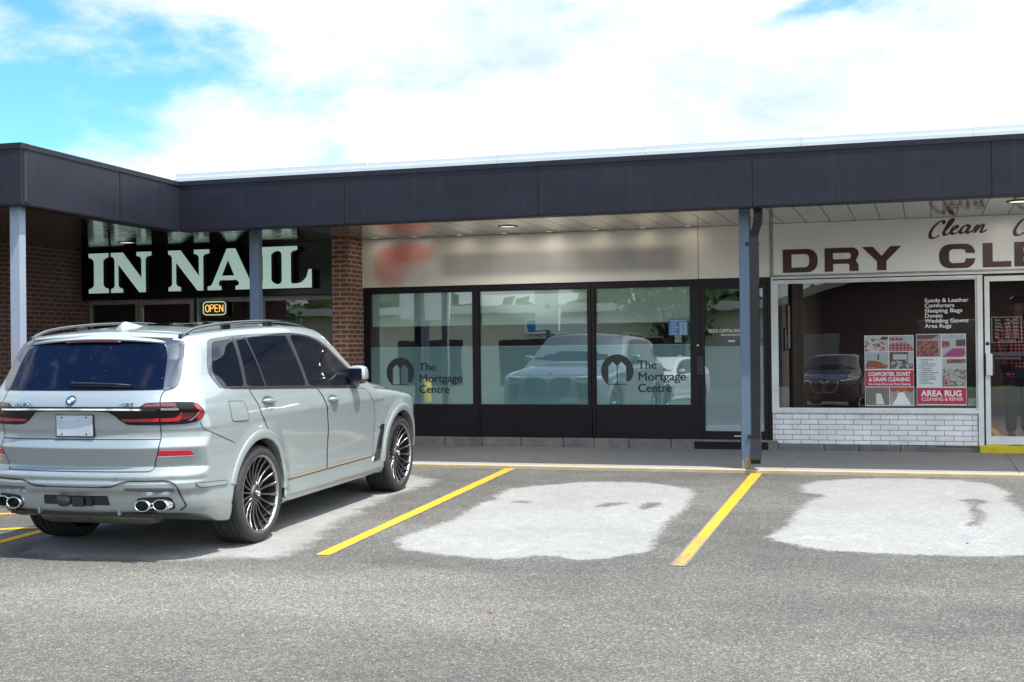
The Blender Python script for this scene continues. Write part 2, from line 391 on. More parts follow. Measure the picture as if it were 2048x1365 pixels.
def cast(o,d,t0,t1,n=160,off=0.0):
    """first crossing F=off from outside along o+t*d (arrays), no arches"""
    o=np.asarray(o,float); d=np.asarray(d,float)
    ts=np.linspace(t0,t1,n)
    P=o[:,None,:]+d[:,None,:]*ts[None,:,None]
    v=F(P,False)-off
    neg=v<0; k=np.argmax(neg,axis=1); ok=neg.any(axis=1); k=np.clip(k,1,n-1)
    a=ts[k-1].copy(); b=ts[k].copy()
    for _ in range(22):
        m=.5*(a+b); vm=F(o+d*m[:,None],False)-off; ins=vm<0
        b=np.where(ins,m,b); a=np.where(ins,a,m)
    return o+d*(.5*(a+b))[:,None],ok
# ---------------------------------------------------------------- ground
SL=.024; YC=14.42
def zlot(y): return -.045+SL*(y-14.4)
PA=[(-4.103,12.201),(-4.125,12.695),(-3.93,12.992),(-3.692,13.167),(-3.533,13.387),(-3.186,13.445),(-2.83,13.45),(-2.551,13.281),(-2.297,13.013),(-2.187,12.663),(-2.156,12.205),(-2.095,11.682),(-2.111,11.282),(-2.127,10.906),(-2.073,10.483),(-2.048,10.086),(-2.014,9.791),(-2.007,9.508),(-2.121,9.347),(-2.274,9.155),(-2.405,9.087),(-2.516,9.129),(-2.639,9.21),(-2.783,9.179),(-2.859,9.095),(-3.006,8.997),(-3.19,9.011),(-3.41,9.045),(-3.626,9.123),(-3.793,9.201),(-3.911,9.321),(-3.956,9.461),(-4.049,9.549),(-4.075,9.749),(-4.061,9.998),(-4.008,10.32),(-3.979,10.729),(-4.029,11.213),(-4.083,11.74),(-3.997,11.984)]
PB=[(-1.225,13.455),(-1.06,13.884),(-.671,14.143),(-.172,14.253),(.319,14.196),(.626,13.9),(.762,13.304),(.7,12.727),(.794,12.226),(.821,11.314),(.797,10.522),(.708,9.95),(.459,9.832),(.101,9.795),(-.355,9.79),(-.71,9.851),(-.911,9.95),(-.968,10.039),(-1.105,10.158),(-1.209,10.367),(-1.173,10.55),(-1.103,10.897),(-1.109,11.38),(-1.092,11.973),(-1.04,12.409),(-.93,12.769),(-.984,12.876),(-1.165,12.964)]
PC=[(-5.774,13.752),(-5.481,13.564),(-5.178,13.298),(-5.085,12.968),(-5.103,12.555),(-5.155,12.272),(-5.109,11.658),(-5.031,11.072),(-4.953,10.627),(-4.899,10.155),(-4.82,9.751),(-4.702,9.245),(-4.635,8.905),(-4.716,8.698),(-5.014,8.552),(-5.558,8.394),(-5.964,8.347),(-6.367,8.407),(-6.796,8.512),(-6.894,8.788),(-7.015,9.102),(-7.046,9.51),(-7.071,10.687),(-6.73,11.995),(-6.319,13.57)]
HO=[[(.277,12.672),(.358,12.774),(.445,12.79),(.526,12.652),(.492,12.518),(.449,12.364),(.454,12.063),(.48,11.781),(.45,11.501),(.387,11.194),(.323,11.181),(.306,11.298),(.371,11.486),(.391,11.671),(.359,11.909),(.381,12.351),(.338,12.596)],
 [(-3.788,11.839),(-3.746,11.938),(-3.625,11.869),(-3.64,11.755),(-3.74,11.759)],[(-2.94,11.733),(-2.895,11.937),(-2.722,11.991),(-2.683,11.845),(-2.758,11.831),(-2.805,11.694),(-2.885,11.637)],
 [(-2.545,11.743),(-2.523,11.983),(-2.43,12.066),(-2.367,11.925),(-2.393,11.729),(-2.468,11.57)]]
def sdf(P,poly):
    """signed distance, negative inside"""
    V=np.array(poly); W=np.roll(V,-1,0); d=np.full(len(P),1e9); ins=np.zeros(len(P),bool)
    for a,b in zip(V,W):
        e=b-a; t=np.clip(((P-a)@e)/(e@e),0,1); q=P-a-t[:,None]*e; d=np.minimum(d,np.hypot(q[:,0],q[:,1]))
        c=((a[1]>P[:,1])!=(b[1]>P[:,1]))&(P[:,0]<(b[0]-a[0])*(P[:,1]-a[1])/(b[1]-a[1]+1e-12)+a[0]); ins^=c
    return np.where(ins,-d,d)
def asphalt():
    g=N('weathered_asphalt'); v=g.coord('Object')
    dry=g.n('ShaderNodeAttribute',_attribute_name='dry').outputs['Fac']; soft=g.n('ShaderNodeAttribute',_attribute_name='dry_soft').outputs['Fac']; dust=g.n('ShaderNodeAttribute',_attribute_name='dust').outputs['Fac']
    n0=g.noise(v,2.2,6,.6); n1=g.noise(v,9,5,.65); fr=g.noise(g.scale(v,(1,.5,1)),26,4,.7)
    ag=g.n('ShaderNodeTexVoronoi',Vector=v,Scale=120.0); agc=g.n('ShaderNodeSeparateColor',i0=ag.outputs['Color']).outputs[0]
    ag2=g.n('ShaderNodeTexVoronoi',Vector=v,Scale=58.0); agc2=g.n('ShaderNodeSeparateColor',i0=ag2.outputs['Color']).outputs[1]
    fine=g.noise(v,140,3,.7)
    # damp base with pale aggregate
    spk=g.ramp(agc,[(0,.55),(.45,.84),(.72,1.08),(.90,1.5),(1,2.2)]); spk2=g.ramp(agc2,[(0,.75),(.7,1.0),(1,1.45)])
    base=g.mix(g.ramp(n0,[(.3,0),(.7,1)]),(.064,.0625,.0585),(.092,.089,.082))
    base=g.mix(dust,base,(.165,.155,.138)); big=g.noise(g.scale(v,(.5,1,1)),.55,5,.65); base=g.mix(1,base,g.ramp(big,[(.3,.72),(.7,1.25)]),'MULTIPLY')
    oil=g.ramp(g.noise(v,3.1,3,.5),[(.66,0),(.74,1)]); base=g.mix(g.math('MULTIPLY',oil,.35),base,(.045,.043,.04))
    base=g.mix(1,base,spk,'MULTIPLY'); base=g.mix(.8,base,g.mix(1,base,spk2,'MULTIPLY'))
    dryc=g.mix(g.ramp(n1,[(.3,0),(.75,1)]),(.200,.204,.204),(.262,.262,.255))
    dryc=g.mix(.40,dryc,g.mix(1,dryc,g.ramp(agc,[(0,.45),(.5,1.0),(1,1.75)]),'MULTIPLY'))
    dryc=g.mix(.35,dryc,g.mix(1,dryc,g.ramp(fine,[(.3,.6),(.7,1.4)]),'MULTIPLY'))
    wh=g.ramp(g.noise(g.scale(v,(1,.55,1)),4.5,4,.6),[(.62,0),(.70,1)]); dryc=g.mix(g.math('MULTIPLY',wh,.55),dryc,(.33,.32,.295))
    tn=g.ramp(g.noise(v,1.1,4,.6),[(.45,0),(.7,1)]); dryc=g.mix(g.math('MULTIPLY',tn,.35),dryc,(.16,.155,.145))
    a=g.math('ADD',dry,g.math('MULTIPLY',g.math('SUBTRACT',n1,.5),.22)); a=g.math('ADD',a,g.math('MULTIPLY',g.math('SUBTRACT',fr,.5),.16))
    m1=g.math('SUBTRACT',1.0,g.n('ShaderNodeMapRange',_interpolation_type='SMOOTHSTEP',Value=a,i1=-.05,i2=.05).outputs[0])
    b=g.math('ADD',soft,g.math('MULTIPLY',g.math('SUBTRACT',g.noise(v,3.5,5,.65),.5),.38)); b=g.math('ADD',b,g.math('MULTIPLY',g.math('SUBTRACT',fr,.5),.2))
    m2=g.math('SUBTRACT',1.0,g.n('ShaderNodeMapRange',_interpolation_type='SMOOTHSTEP',Value=b,i1=-.13,i2=.11).outputs[0])
    col=g.mix(g.math('MAXIMUM',m1,m2),base,dryc)
    h=g.math('ADD',g.math('MULTIPLY',ag.outputs['Distance'],.8),fine)
    return g.done(g.bsdf(Base__Color=col,Roughness=.88,Normal=g.bump(h,.45,.008)))
M['asphalt']=asphalt()
def lot():
    # near field: a fine grid carrying the stain outlines; beyond it: coarse cells out to the far edges
    xs=np.concatenate([[-70,-45,-30,-20,-14,-11],np.arange(-9.4,3.0,.055),[4,6,10,16,25,40,60]])
    ys=np.concatenate([[-13.5,-10,-6,-2,1,2.5,4.0],np.arange(4.6,YC-.03,.055),[YC]])
    X,Y=np.meshgrid(xs,ys,indexing='ij'); P=np.stack([X.ravel(),Y.ravel()],1)
    nx,ny=len(xs),len(ys)
    V=np.column_stack([P,zlot(P[:,1])])
    i,j=np.meshgrid(np.arange(nx-1),np.arange(ny-1),indexing='ij'); a=(i*ny+j).ravel()
    Fc=np.column_stack([a,a+ny,a+ny+1,a+1])
    me=bpy.data.meshes.new('parking_lot'); me.from_pydata(V.tolist(),[],Fc.tolist())
    d=np.minimum(sdf(P,PA),sdf(P,PB))
    cl=np.clip(d,-1,1)
    for h in HO: cl=np.maximum(cl,np.clip(-sdf(P,h),-.6,.6))
    me.attributes.new('dry','FLOAT','POINT').data.foreach_set('value',cl.astype(np.float32))
    sc=np.clip(sdf(P,PC),-1,1.0); me.attributes.new('dry_soft','FLOAT','POINT').data.foreach_set('value',sc.astype(np.float32))
    du=.75*np.exp(-(((P[:,0]+4.6)/1.9)**2+((P[:,1]-7.6)/.75)**2))+.45*np.exp(-(((P[:,0]+3.3)/.5)**2+((P[:,1]-8.35)/.22)**2))-.35*np.exp(-(((P[:,0]+3.1)/.9)**2+((P[:,1]-8.75)/.22)**2))+.12+.15*np.exp(-((P[:,1]-5.2)/1.2)**2)
    me.attributes.new('dust','FLOAT','POINT').data.foreach_set('value',np.clip(du,0,1).astype(np.float32))
    tag(link(me,'parking_lot',M['asphalt']),kind='structure')
lot()
def line_mat():
    g=N('road_marking_yellow'); v=g.coord('Object'); n1=g.noise(v,60,5,.75); n2=g.noise(g.scale(v,(1,.4,1)),5,4)
    wear=g.n('ShaderNodeAttribute',_attribute_name='wear').outputs['Fac']
    m=g.ramp(g.math('ADD',n1,g.math('ADD',g.math('MULTIPLY',wear,.36),g.math('MULTIPLY',g.math('SUBTRACT',n2,.5),.25))),[(.66,0),(.76,1)])
    c=g.mix(m,g.mix(n2,(.54,.25,.004),(.60,.31,.010)),(.13,.12,.10))
    return g.done(g.bsdf(Base__Color=c,Roughness=.75,Normal=g.bump(n1,.3,.004)))
M['line']=line_mat()
def marking(a,b,w,wear0=.0,wear1=.0,n=40):
    a=Vector((*a,0)); b=Vector((*b,0)); t=(b-a).normalized(); p=Vector((-t.y,t.x,0))*w/2
    vs=[];fs=[];wr=[]
    for i in range(n+1):
        c=a.lerp(b,i/n)
        for s,e in ((-1.04,1.0),(-.72,.0),(.72,.0),(1.04,1.0)):
            q=c+p*(s+random.uniform(-.05,.05)); vs.append((q.x,q.y,zlot(q.y)+.004)); wr.append(wear0+(wear1-wear0)*i/n+e+random.uniform(-.1,.1))
    for i in range(n):
        for k in range(3): fs.append((4*i+k,4*i+k+1,4*i+5+k,4*i+4+k))
    me=bpy.data.meshes.new('parking_line'); me.from_pydata(vs,[],fs)
    me.attributes.new('wear','FLOAT','POINT').data.foreach_set('value',np.array(wr,np.float32))
    tag(link(me,'parking_line',M['line']),kind='structure')
marking((-4.362,8.857),(-4.655,YC-.01),.125,.15,.1)
marking((-1.677,9.0),(-1.79,YC-.01),.116,.70,-.3)
marking((-7.27,8.62),(-7.42,YC-.05),.11,.0,.1)
marking((-9.3,8.51),(-7.37,9.58),.11,.0,.1); marking((-9.3,9.62),(-7.41,10.68),.11,0,.1); marking((-9.3,10.75),(-7.43,11.8),.11,0,.1)
marking((1.10,9.1),(1.08,YC-.01),.11,.2,.0)
for a,b in (((-8.2,3.2),(-9.6,6.0)),((-11,3.2),(-12.2,6.0)),((-8.2,3.2),(-14,3.2))): marking(a,b,.12,.1,.1)

# sidewalk slabs with the kerb edge
mb=MB(); xs=[-16,-13.65,-11.22,-8.79,-6.36,-3.93,-1.50,.93,3.36,5.8,8.2]
for a,b in zip(xs[:-1],xs[1:]): mb.box(a+.004,b-.004,YC+.075,17.14,-.20,0)
mb.box(-16,8.2,YC+.1,17.1,-.3,-.012)
tag(mb.build('sidewalk',M['sidewalk'],),kind='structure')
mb=MB(); n=130; x0,x1=-16,8.2
for i in range(n):   # kerb strip with a slightly ragged worn arris
    a=x0+(x1-x0)*i/n; b=x0+(x1-x0)*(i+1)/n
    if i==0: ra=random.uniform(0,.012)
    rb=random.uniform(0,.012)
    mb.add([(a,YC-.006+ra,-.3),(b,YC-.006+rb,-.3),(b,YC+rb,-.012),(a,YC+ra,-.012),(a,YC+.014+ra,.001),(b,YC+.014+rb,.001),(b,YC+.0745,.001),(a,YC+.0745,.001)],[(0,1,2,3),(3,2,5,4)],0).add([(a,YC+.014+ra,.001),(b,YC+.014+rb,.001),(b,YC+.0745,.001),(a,YC+.0745,.001)],[(0,1,2,3)],1); ra=rb
tag(mb.build('kerb',[M['kerb'],M['sidewalk']],fix=False),kind='structure')
me=MB().box(-140,140,-13.6,-13.5,-3,zlot(-13.5)-.02).box(-600,600,-600,600,-3.2,-3.0); tag(me.build('ground',M['grass']),kind='structure')

# ---------------------------------------------------------------- the shop building
YF=17.2; ZS=2.965; FY=14.10; FZ0,FZ1=2.885,3.50
B=empty('shop_building',(-4,17.2,0)); tag(B,'single storey brick shop row with dark canopy and three shop fronts','building')
def bpart(mb,name,mats,split=None,**kw): 
    o=mb.build(name,mats,None,split=split,**kw); o.parent=B; o.matrix_parent_inverse=Matrix.Translation((4,-17.2,0)); return o
def sub(mb,name,mats,par,**kw):
    o=mb.build(name,mats,None,**kw); o.parent=par; o.matrix_parent_inverse=(par.matrix_world if False else Matrix.Identity(4)); return o
WDX=-.09   # the wing's flank leans a little: dx per metre towards the viewer is +.08
wc_in=(-8.87,FY); wc_out=(-8.66,10.87)
# canopy: fascia of the main row, of the wing flank, of the wing front
def fascia_panels(a,b,seams,name,t0=0.0):
    """cladding from a to b (x,y) with open joints at given fractions"""
    a=Vector((*a,0)); b=Vector((*b,0)); t=(b-a).normalized(); nrm=Vector((t.y,-t.x,0)); mb=MB()
    cuts=[t0]+list(seams)+[(b-a).length]
    def P(u,o,z): q=a+t*u+nrm*o; return (q.x,q.y,z)
    def slab(u0,u1,o0,o1,z0,z1,mi=0):
        vs=[P(u,o,z) for z in (z0,z1) for o in (o0,o1) for u in (u0,u1)]
        mb.add(vs,[(0,2,3,1),(4,5,7,6),(0,1,5,4),(2,6,7,3),(0,4,6,2),(1,3,7,5)],mi)
    for i in range(len(cuts)-1): slab(cuts[i]+(.007 if i else 0),cuts[i+1]-(.007 if i<len(cuts)-2 else 0),-.06,0,FZ0,FZ1-.062)
    L=cuts[-1]; slab(t0,L,-.10,-.008,FZ0+.012,FZ1-.07,1)
    o=bpart(mb,name,[M['fascia'],M['seam']]); 
    mb2=MB(); mb=mb2; slab(t0-.012 if not t0 else t0+.06,L+.012,-.12,.012,FZ1-.056,FZ1-(.001 if t0 else 0)); slab(t0,L+.002,-.12,.004,FZ1-.0625,FZ1-.056)
    c=mb2.build('cap_trim',M['fascia']); c.parent=o
    mb3=MB(); mb=mb3; slab(t0,L,-.14,-.062,FZ0+.004,FZ0+.03); slab(t0*3,L,-.2,-.001,FZ0-.012,FZ0-.003)
    c=mb3.build('drip_edge',M['old_alu' if name=='x' else 'black_frame']); c.parent=o
    return o
fo=fascia_panels(wc_in,(8.2,FY),[x-wc_in[0] for x in (-6.6,-4.18,-1.76,.67,3.1,5.5)],'canopy_fascia')
Lw=(Vector(wc_in)-Vector(wc_out)).length
fascia_panels(wc_out,wc_in,[Lw*.575],'canopy_fascia',t0=.0605)
fascia_panels((-16,10.72),wc_out,[2.6,5.05],'canopy_fascia')
# roofs over the canopy and the shops
mb=MB(); mb.box(-8.6,8.2,FY+.02,26,FZ1-.30,FZ1-.03); mb.prism([(-16,10.85),(-8.80,10.98),(-9.0,FY+.1),(-8.6,FY+.1),(-8.6,26),(-16,26)],FZ1-.30,FZ1-.03,axis='z')
bpart(mb,'roof',M['black_plastic'])
# white parapet behind, with lapped flashing lengths
mb=MB(); xs=[-9.75,-8.5,-6.9,-5.1,-3.2,-1.35,.55,2.5,5,8]; 
for i,(a,b) in enumerate(zip(xs[:-1],xs[1:])):
    d=.004*(i%2); mb.box(a+.002,b-.002,15.42-d,15.7,3.74,3.803+.004*math.sin(i*2.1)); mb.box(a+.002,b-.002,15.39-d,15.42-d,3.68,3.735); mb.box(a+.002,b-.002,15.47,15.6,3.4,3.74)
    mb.box(b-.005,b+.005,15.417-d,15.71,3.735,3.806+.004*math.sin(i*2.1))
bpart(mb,'roof_parapet',M['roof_white'])
# soffits
mb=MB(); mb.box(-7.775,8.2,FY+.205,YF-.002,ZS,ZS+.05); bpart(mb,'soffit',M['soffit'])
mb=MB(); mb.prism([(-8.93,FY+.2),(-7.777,FY+.205),(-7.777,YF),(-12.6,YF),(-12.2,11.09),(-8.87,11.09)],ZS,ZS+.05,axis='z'); mb.box(-16,-12.2,11.0,11.1,ZS,ZS+.05); bpart(mb,'soffit',M['soffit_dark'])
# masonry
mb=MB(); mb.box(-8.03,-7.768,16.70,YF+.25,0,ZS-.001); o=bpart(mb,'brick_pillar',[M['brick_x'],M['brick_y']])
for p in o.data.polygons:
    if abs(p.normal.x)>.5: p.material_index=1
mb=MB(); mb.prism([(-12.5,YF+.2),(-12.5,YF-.05),(-12.22,11.2),(-16,11.1),(-16,YF+.2)],-.02,ZS-.001,axis='z'); bpart(mb,'brick_wall',M['brick_wing'])
mb=MB(); mb.box(-1.915,.615,YF-.03,YF+.12,.085,.488); bpart(mb,'brick_wall',M['brick_white'])
mb=MB(); x=-12.5
while x<8.0:   # foundation stones under the shop fronts
    L=random.uniform(.42,.62); 
    if not (.62<x+L and x<1.9): mb.box(x+.004,min(x+L,8)-.004,17.145+random.uniform(-.006,.01),17.4,-.1,(.128 if x<-1.95 else .083)+random.uniform(-.006,0),c=.012)
    x+=L
mb.box(-12.5,8,17.19,17.45,-.3,.06); bpart(mb,'foundation',M['block'])
mb=MB(); mb.box(.635,1.86,17.10,17.5,-.05,.088,c=.01); bpart(mb,'door_sill',M['yellow_paint'])
mb=MB(); mb.box(-8.2,-1.9,YF+.16,YF+.3,2.235,3.4).box(-1.9,8.2,YF+.16,YF+.3,2.225,3.4).box(-12.6,-8.2,YF+.16,YF+.3,2.2,3.4)
mb.box(-16,8.2,25.9,26.1,-.1,3.4).box(8.1,8.3,17,26,-.1,3.4); bpart(mb,'wall',M['room'])
mb=MB(); mb.box(2.75,8.2,YF-.02,YF+.15,.085,2.22); bpart(mb,'brick_wall',M['brick_white'])

# --- office front: four uprights, three windows, a door
def window(name,x0,x1,z0,z1,frame,fm,gm,y=YF,depth=.07):
    l,r,b,t=frame; mb=MB()
    mb.box(x0-l,x0,y,y+depth,z0-b,z1+t); mb.box(x1,x1+r,y,y+depth,z0-b,z1+t); mb.box(x0,x1,y+.001,y+depth,z1,z1+t); mb.box(x0,x1,y+.001,y+depth,z0-b,z0)
    # glazing beads
    for (a,c,d,e) in ((x0,x0+.014,z0,z1),(x1-.014,x1,z0,z1),(x0+.014,x1-.014,z1-.014,z1),(x0+.014,x1-.014,z0,z0+.014)): mb.box(a,c,y+.018,y+.032,d,e)
    w=bpart(mb,name,fm); p=MB(); p.box(x0,x1,y+.034,y+.042,z0,z1); q=p.build('pane',gm); q.parent=w
    return w
wx=[(-7.685,-6.086),(-5.999,-4.410),(-4.316,-2.987)]
for i,(a,b) in enumerate(wx):
    l=.072 if i==0 else .0436; r=.0436 if i<2 else .04
    w=window('window',a,b,.57,2.188,(l-.0008,r-.0008,.05,.045),M['black_frame'],M['glass'])
    k=MB(); k.box(a,b,YF+.022,YF+.06,.165,.519); k.box(a,b,YF+.003,YF+.06,.132,.165); k.box(a-l+.002,a,YF+.0015,YF+.07,.132,.519); k.box(b,b+r-.002,YF+.0015,YF+.07,.132,.519); k.box(a-l,b+r,YF-.03,YF+.06,.128,.1335)
    q=k.build('kick_panel',M['black_frame']); q.parent=w
    f=MB(); f.box(a+.002,b-.002,YF+.044,YF+.0445,.572,1.385); q=f.build('privacy_film',M['film']); q.parent=w
    f=MB(); f.box(a+.002,b-.002,YF+.0435,YF+.0455,1.388,1.401); q=f.build('film_band',M['white']); q.parent=w
mb=MB(); mb.box(-7.775,-1.93,YF-.004,YF+.08,2.2335,2.268).box(-7.775,-7.758,YF,YF+.1,.13,2.233).box(-2.946,-2.866,YF-.006,YF+.08,.09,2.233).box(-1.968,-1.928,YF-.006,YF+.08,.09,2.233).box(-2.866,-1.968,YF-.004,YF+.08,2.195,2.233)
bpart(mb,'window_frame',M['black_frame'])
dx0,dx1=-2.862,-1.972
mb=MB(); mb.box(dx0,dx0+.056,YF-.012,YF+.035,.10,2.19).box(dx1-.056,dx1,YF-.012,YF+.035,.10,2.19).box(dx0+.056,dx1-.056,YF-.012,YF+.035,2.125,2.19).box(dx0+.056,dx1-.056,YF-.012,YF+.035,.10,.235)
D=bpart(mb,'door',M['black_frame'])
p=MB(); p.box(dx0+.056,dx1-.056,YF+.008,YF+.016,.235,2.125); q=p.build('pane',M['glass_dark']); q.parent=D
p=MB(); p.box(dx0+.058,dx1-.058,YF+.018,YF+.0185,.237,1.365); q=p.build('privacy_film',M['film']); q.parent=D
p=MB(); p.box(dx0-.045,dx0+.048,YF-.045,YF-.013,.98,1.24,c=.006); q=p.build('handle',M['black_plastic']); q.parent=D
p=MB(); p.lathe([(-.016,.0),(-.016,.011),(-.0125,.014)],16,axis='y'); q=p.build('lock',M['chrome'],loc=(-2.895,YF-.008,1.38)); q.parent=D
p=MB(); p.box(-2.945,-1.97,17.10,17.19,.088,.098,c=.003).box(-2.94,-1.975,17.12,17.19,.0,.087); q=p.build('threshold',M['black_frame']); q.parent=D
p=MB(); p.box(-2.42,-2.32,YF-.0135,YF-.0122,.165,.18); q=p.build('maker_plate',M['white_alu']); q.parent=D

# --- cleaner's front: window over the painted brick, aluminium door
w=window('window',-1.848,.62,.537,2.187,(.062,.07,.047,.035),M['white_alu'],M['glass_clear'],y=YF-.02)
mb=MB(); mb.box(-1.905,.0,YF-.05,YF-.021,2.236,2.262).box(0,3.2,YF-.05,YF-.021,2.236,2.262).box(-1.918,-1.90,YF-.052,YF+.0,.49,2.262).box(.628,.692,YF-.045,YF-.021,.088,2.224).box(-1.9,.628,YF-.055,YF-.021,.488,.533); bpart(mb,'window_frame',M['white_alu'])
mb=MB(); mb.box(-1.925,-1.885,YF-.035,YF+.01,2.264,ZS-.002).box(-1.90,3.2,YF-.034,YF+.01,2.264,2.29); bpart(mb,'sign_trim',M['old_alu'])
mb=MB(); mb.box(.695,.712,YF+.0,YF+.06,.09,2.21); bpart(mb,'door_gap',M['black_plastic'])
ex0,ex1=.716,1.70
mb=MB(); mb.box(ex0,ex0+.058,YF-.034,YF+.012,.105,2.205).box(ex1-.058,ex1,YF-.034,YF+.012,.105,2.205).box(ex0+.058,ex1-.058,YF-.034,YF+.012,2.14,2.205).box(ex0+.058,ex1-.058,YF-.034,YF+.012,.105,.205)
for x in (ex0+.03,ex0+.30): mb.box(x-.006,x+.006,YF-.0355,YF-.0338,.122,.134)
D2=bpart(mb,'door',M['white_alu'])
p=MB(); p.box(ex0+.058,ex1-.058,YF-.012,YF-.005,.205,2.14); q=p.build('pane',M['glass_clear']); q.parent=D2
p=MB(); p.box(ex0+.006,ex0+.082,YF-.085,YF-.036,.965,1.235,c=.004); q=p.build('handle',M['white_alu']); q.parent=D2
p=MB(); p.box(ex0+.088,ex0+.104,YF-.083,YF-.038,.965,1.24).box(ex0-.004,ex0+.004,YF-.083,YF-.038,.965,1.235); q=p.build('handle_edge',M['rim_dark']); q.parent=D2
p=MB(); p.box(ex0+.104,ex0+.42,YF+.03,YF+.06,1.205,1.255).box(ex0+.42,ex1-.06,YF+.03,YF+.05,1.215,1.235).box(ex0+.104,ex0+.42,YF+.03,YF+.06,1.165,1.19); q=p.build('push_bar',M['white_alu']); q.parent=D2
p=MB(); p.lathe([(-.012,0),(-.012,.017),(-.004,.024),(.0,.024)],20,axis='y'); q=p.build('lock',M['rim_dark'],loc=(ex0+.028,YF-.034,1.362)); q.parent=D2
mb=MB(); mb.box(1.705,1.8,YF-.03,YF+.05,.09,2.22).box(1.8,2.75,YF-.02,YF+.03,2.15,2.22); bpart(mb,'window_frame',M['white_alu'])

# --- nail studio front
fm=M['old_alu']
def nwin(x0,x1,z0=.55,z1=2.13): return window('window',x0,x1,z0,z1,(.04,.04,.04,.05),fm,M['glass_clear'],y=YF+.02)
nwin(-12.42,-11.62); nwin(-10.50,-9.5); nwin(-9.40,-7.9)
mb=MB(); mb.box(-11.56,-11.49,YF+.02,YF+.06,.1,2.17).box(-10.66,-10.60,YF+.02,YF+.06,.1,2.17).box(-11.49,-10.66,YF+.02,YF+.06,2.10,2.17).box(-11.49,-10.66,YF+.02,YF+.06,.1,.3)
D3=bpart(mb,'door',fm); p=MB(); p.box(-11.49,-10.66,YF+.035,YF+.043,.3,2.10); q=p.build('pane',M['glass_clear']); q.parent=D3
p=MB(); p.tube([(-11.45,YF-.03,1.0),(-11.45,YF-.03,2.06)],.014); q=p.build('handle',M['white_alu']); q.parent=D3
mb=MB(); mb.box(-12.6,-7.8,YF+.03,YF+.12,.0,.5); bpart(mb,'brick_wall',M['brick_x'])
mb=MB(); mb.box(-12.6,-7.8,YF-.0,YF+.1,2.175,2.2); bpart(mb,'window_frame',fm)
# rooms behind the glass
mb=MB(); mb.box(-7.75,-7.6,YF+.31,22.3,0,2.9).box(-2.0,-1.905,YF+.31,22.3,0,2.9).box(-7.75,-1.9,22.3,22.5,0,2.9); mb.box(-5.2,-5.1,19.6,22.3,0,2.9); bpart(mb,'interior_wall',M['room'])
mb=MB(); mb.box(-1.90,-1.8,YF+.12,18.22,0,2.9); bpart(mb,'interior_wall',M['room_white'])
mb=MB(); mb.box(-1.9,-1.75,18.22,24,0,2.9); bpart(mb,'interior_wall',M['room_dark'])
mb=MB(); mb.box(-1.8,7.9,24,24.2,0,2.9).box(-1.2,.2,21.2,21.3,0,1.15); bpart(mb,'interior_wall',M['room_dark'])
mb=MB(); mb.box(-12.6,-7.9,22.3,22.5,0,2.9).box(-12.7,-12.55,YF+.3,22.5,0,2.9).box(-7.9,-7.78,YF+.31,22.5,0,2.9); bpart(mb,'interior_wall',M['room'])
mb=MB(); mb.box(-12.6,8.1,YF+.32,25.8,.02,.10); bpart(mb,'interior_floor',M['room_floor'])
mb=MB(); mb.box(-12.6,8.1,YF+.301,25.8,2.62,2.7); bpart(mb,'interior_ceiling',M['ceiling_tile'])
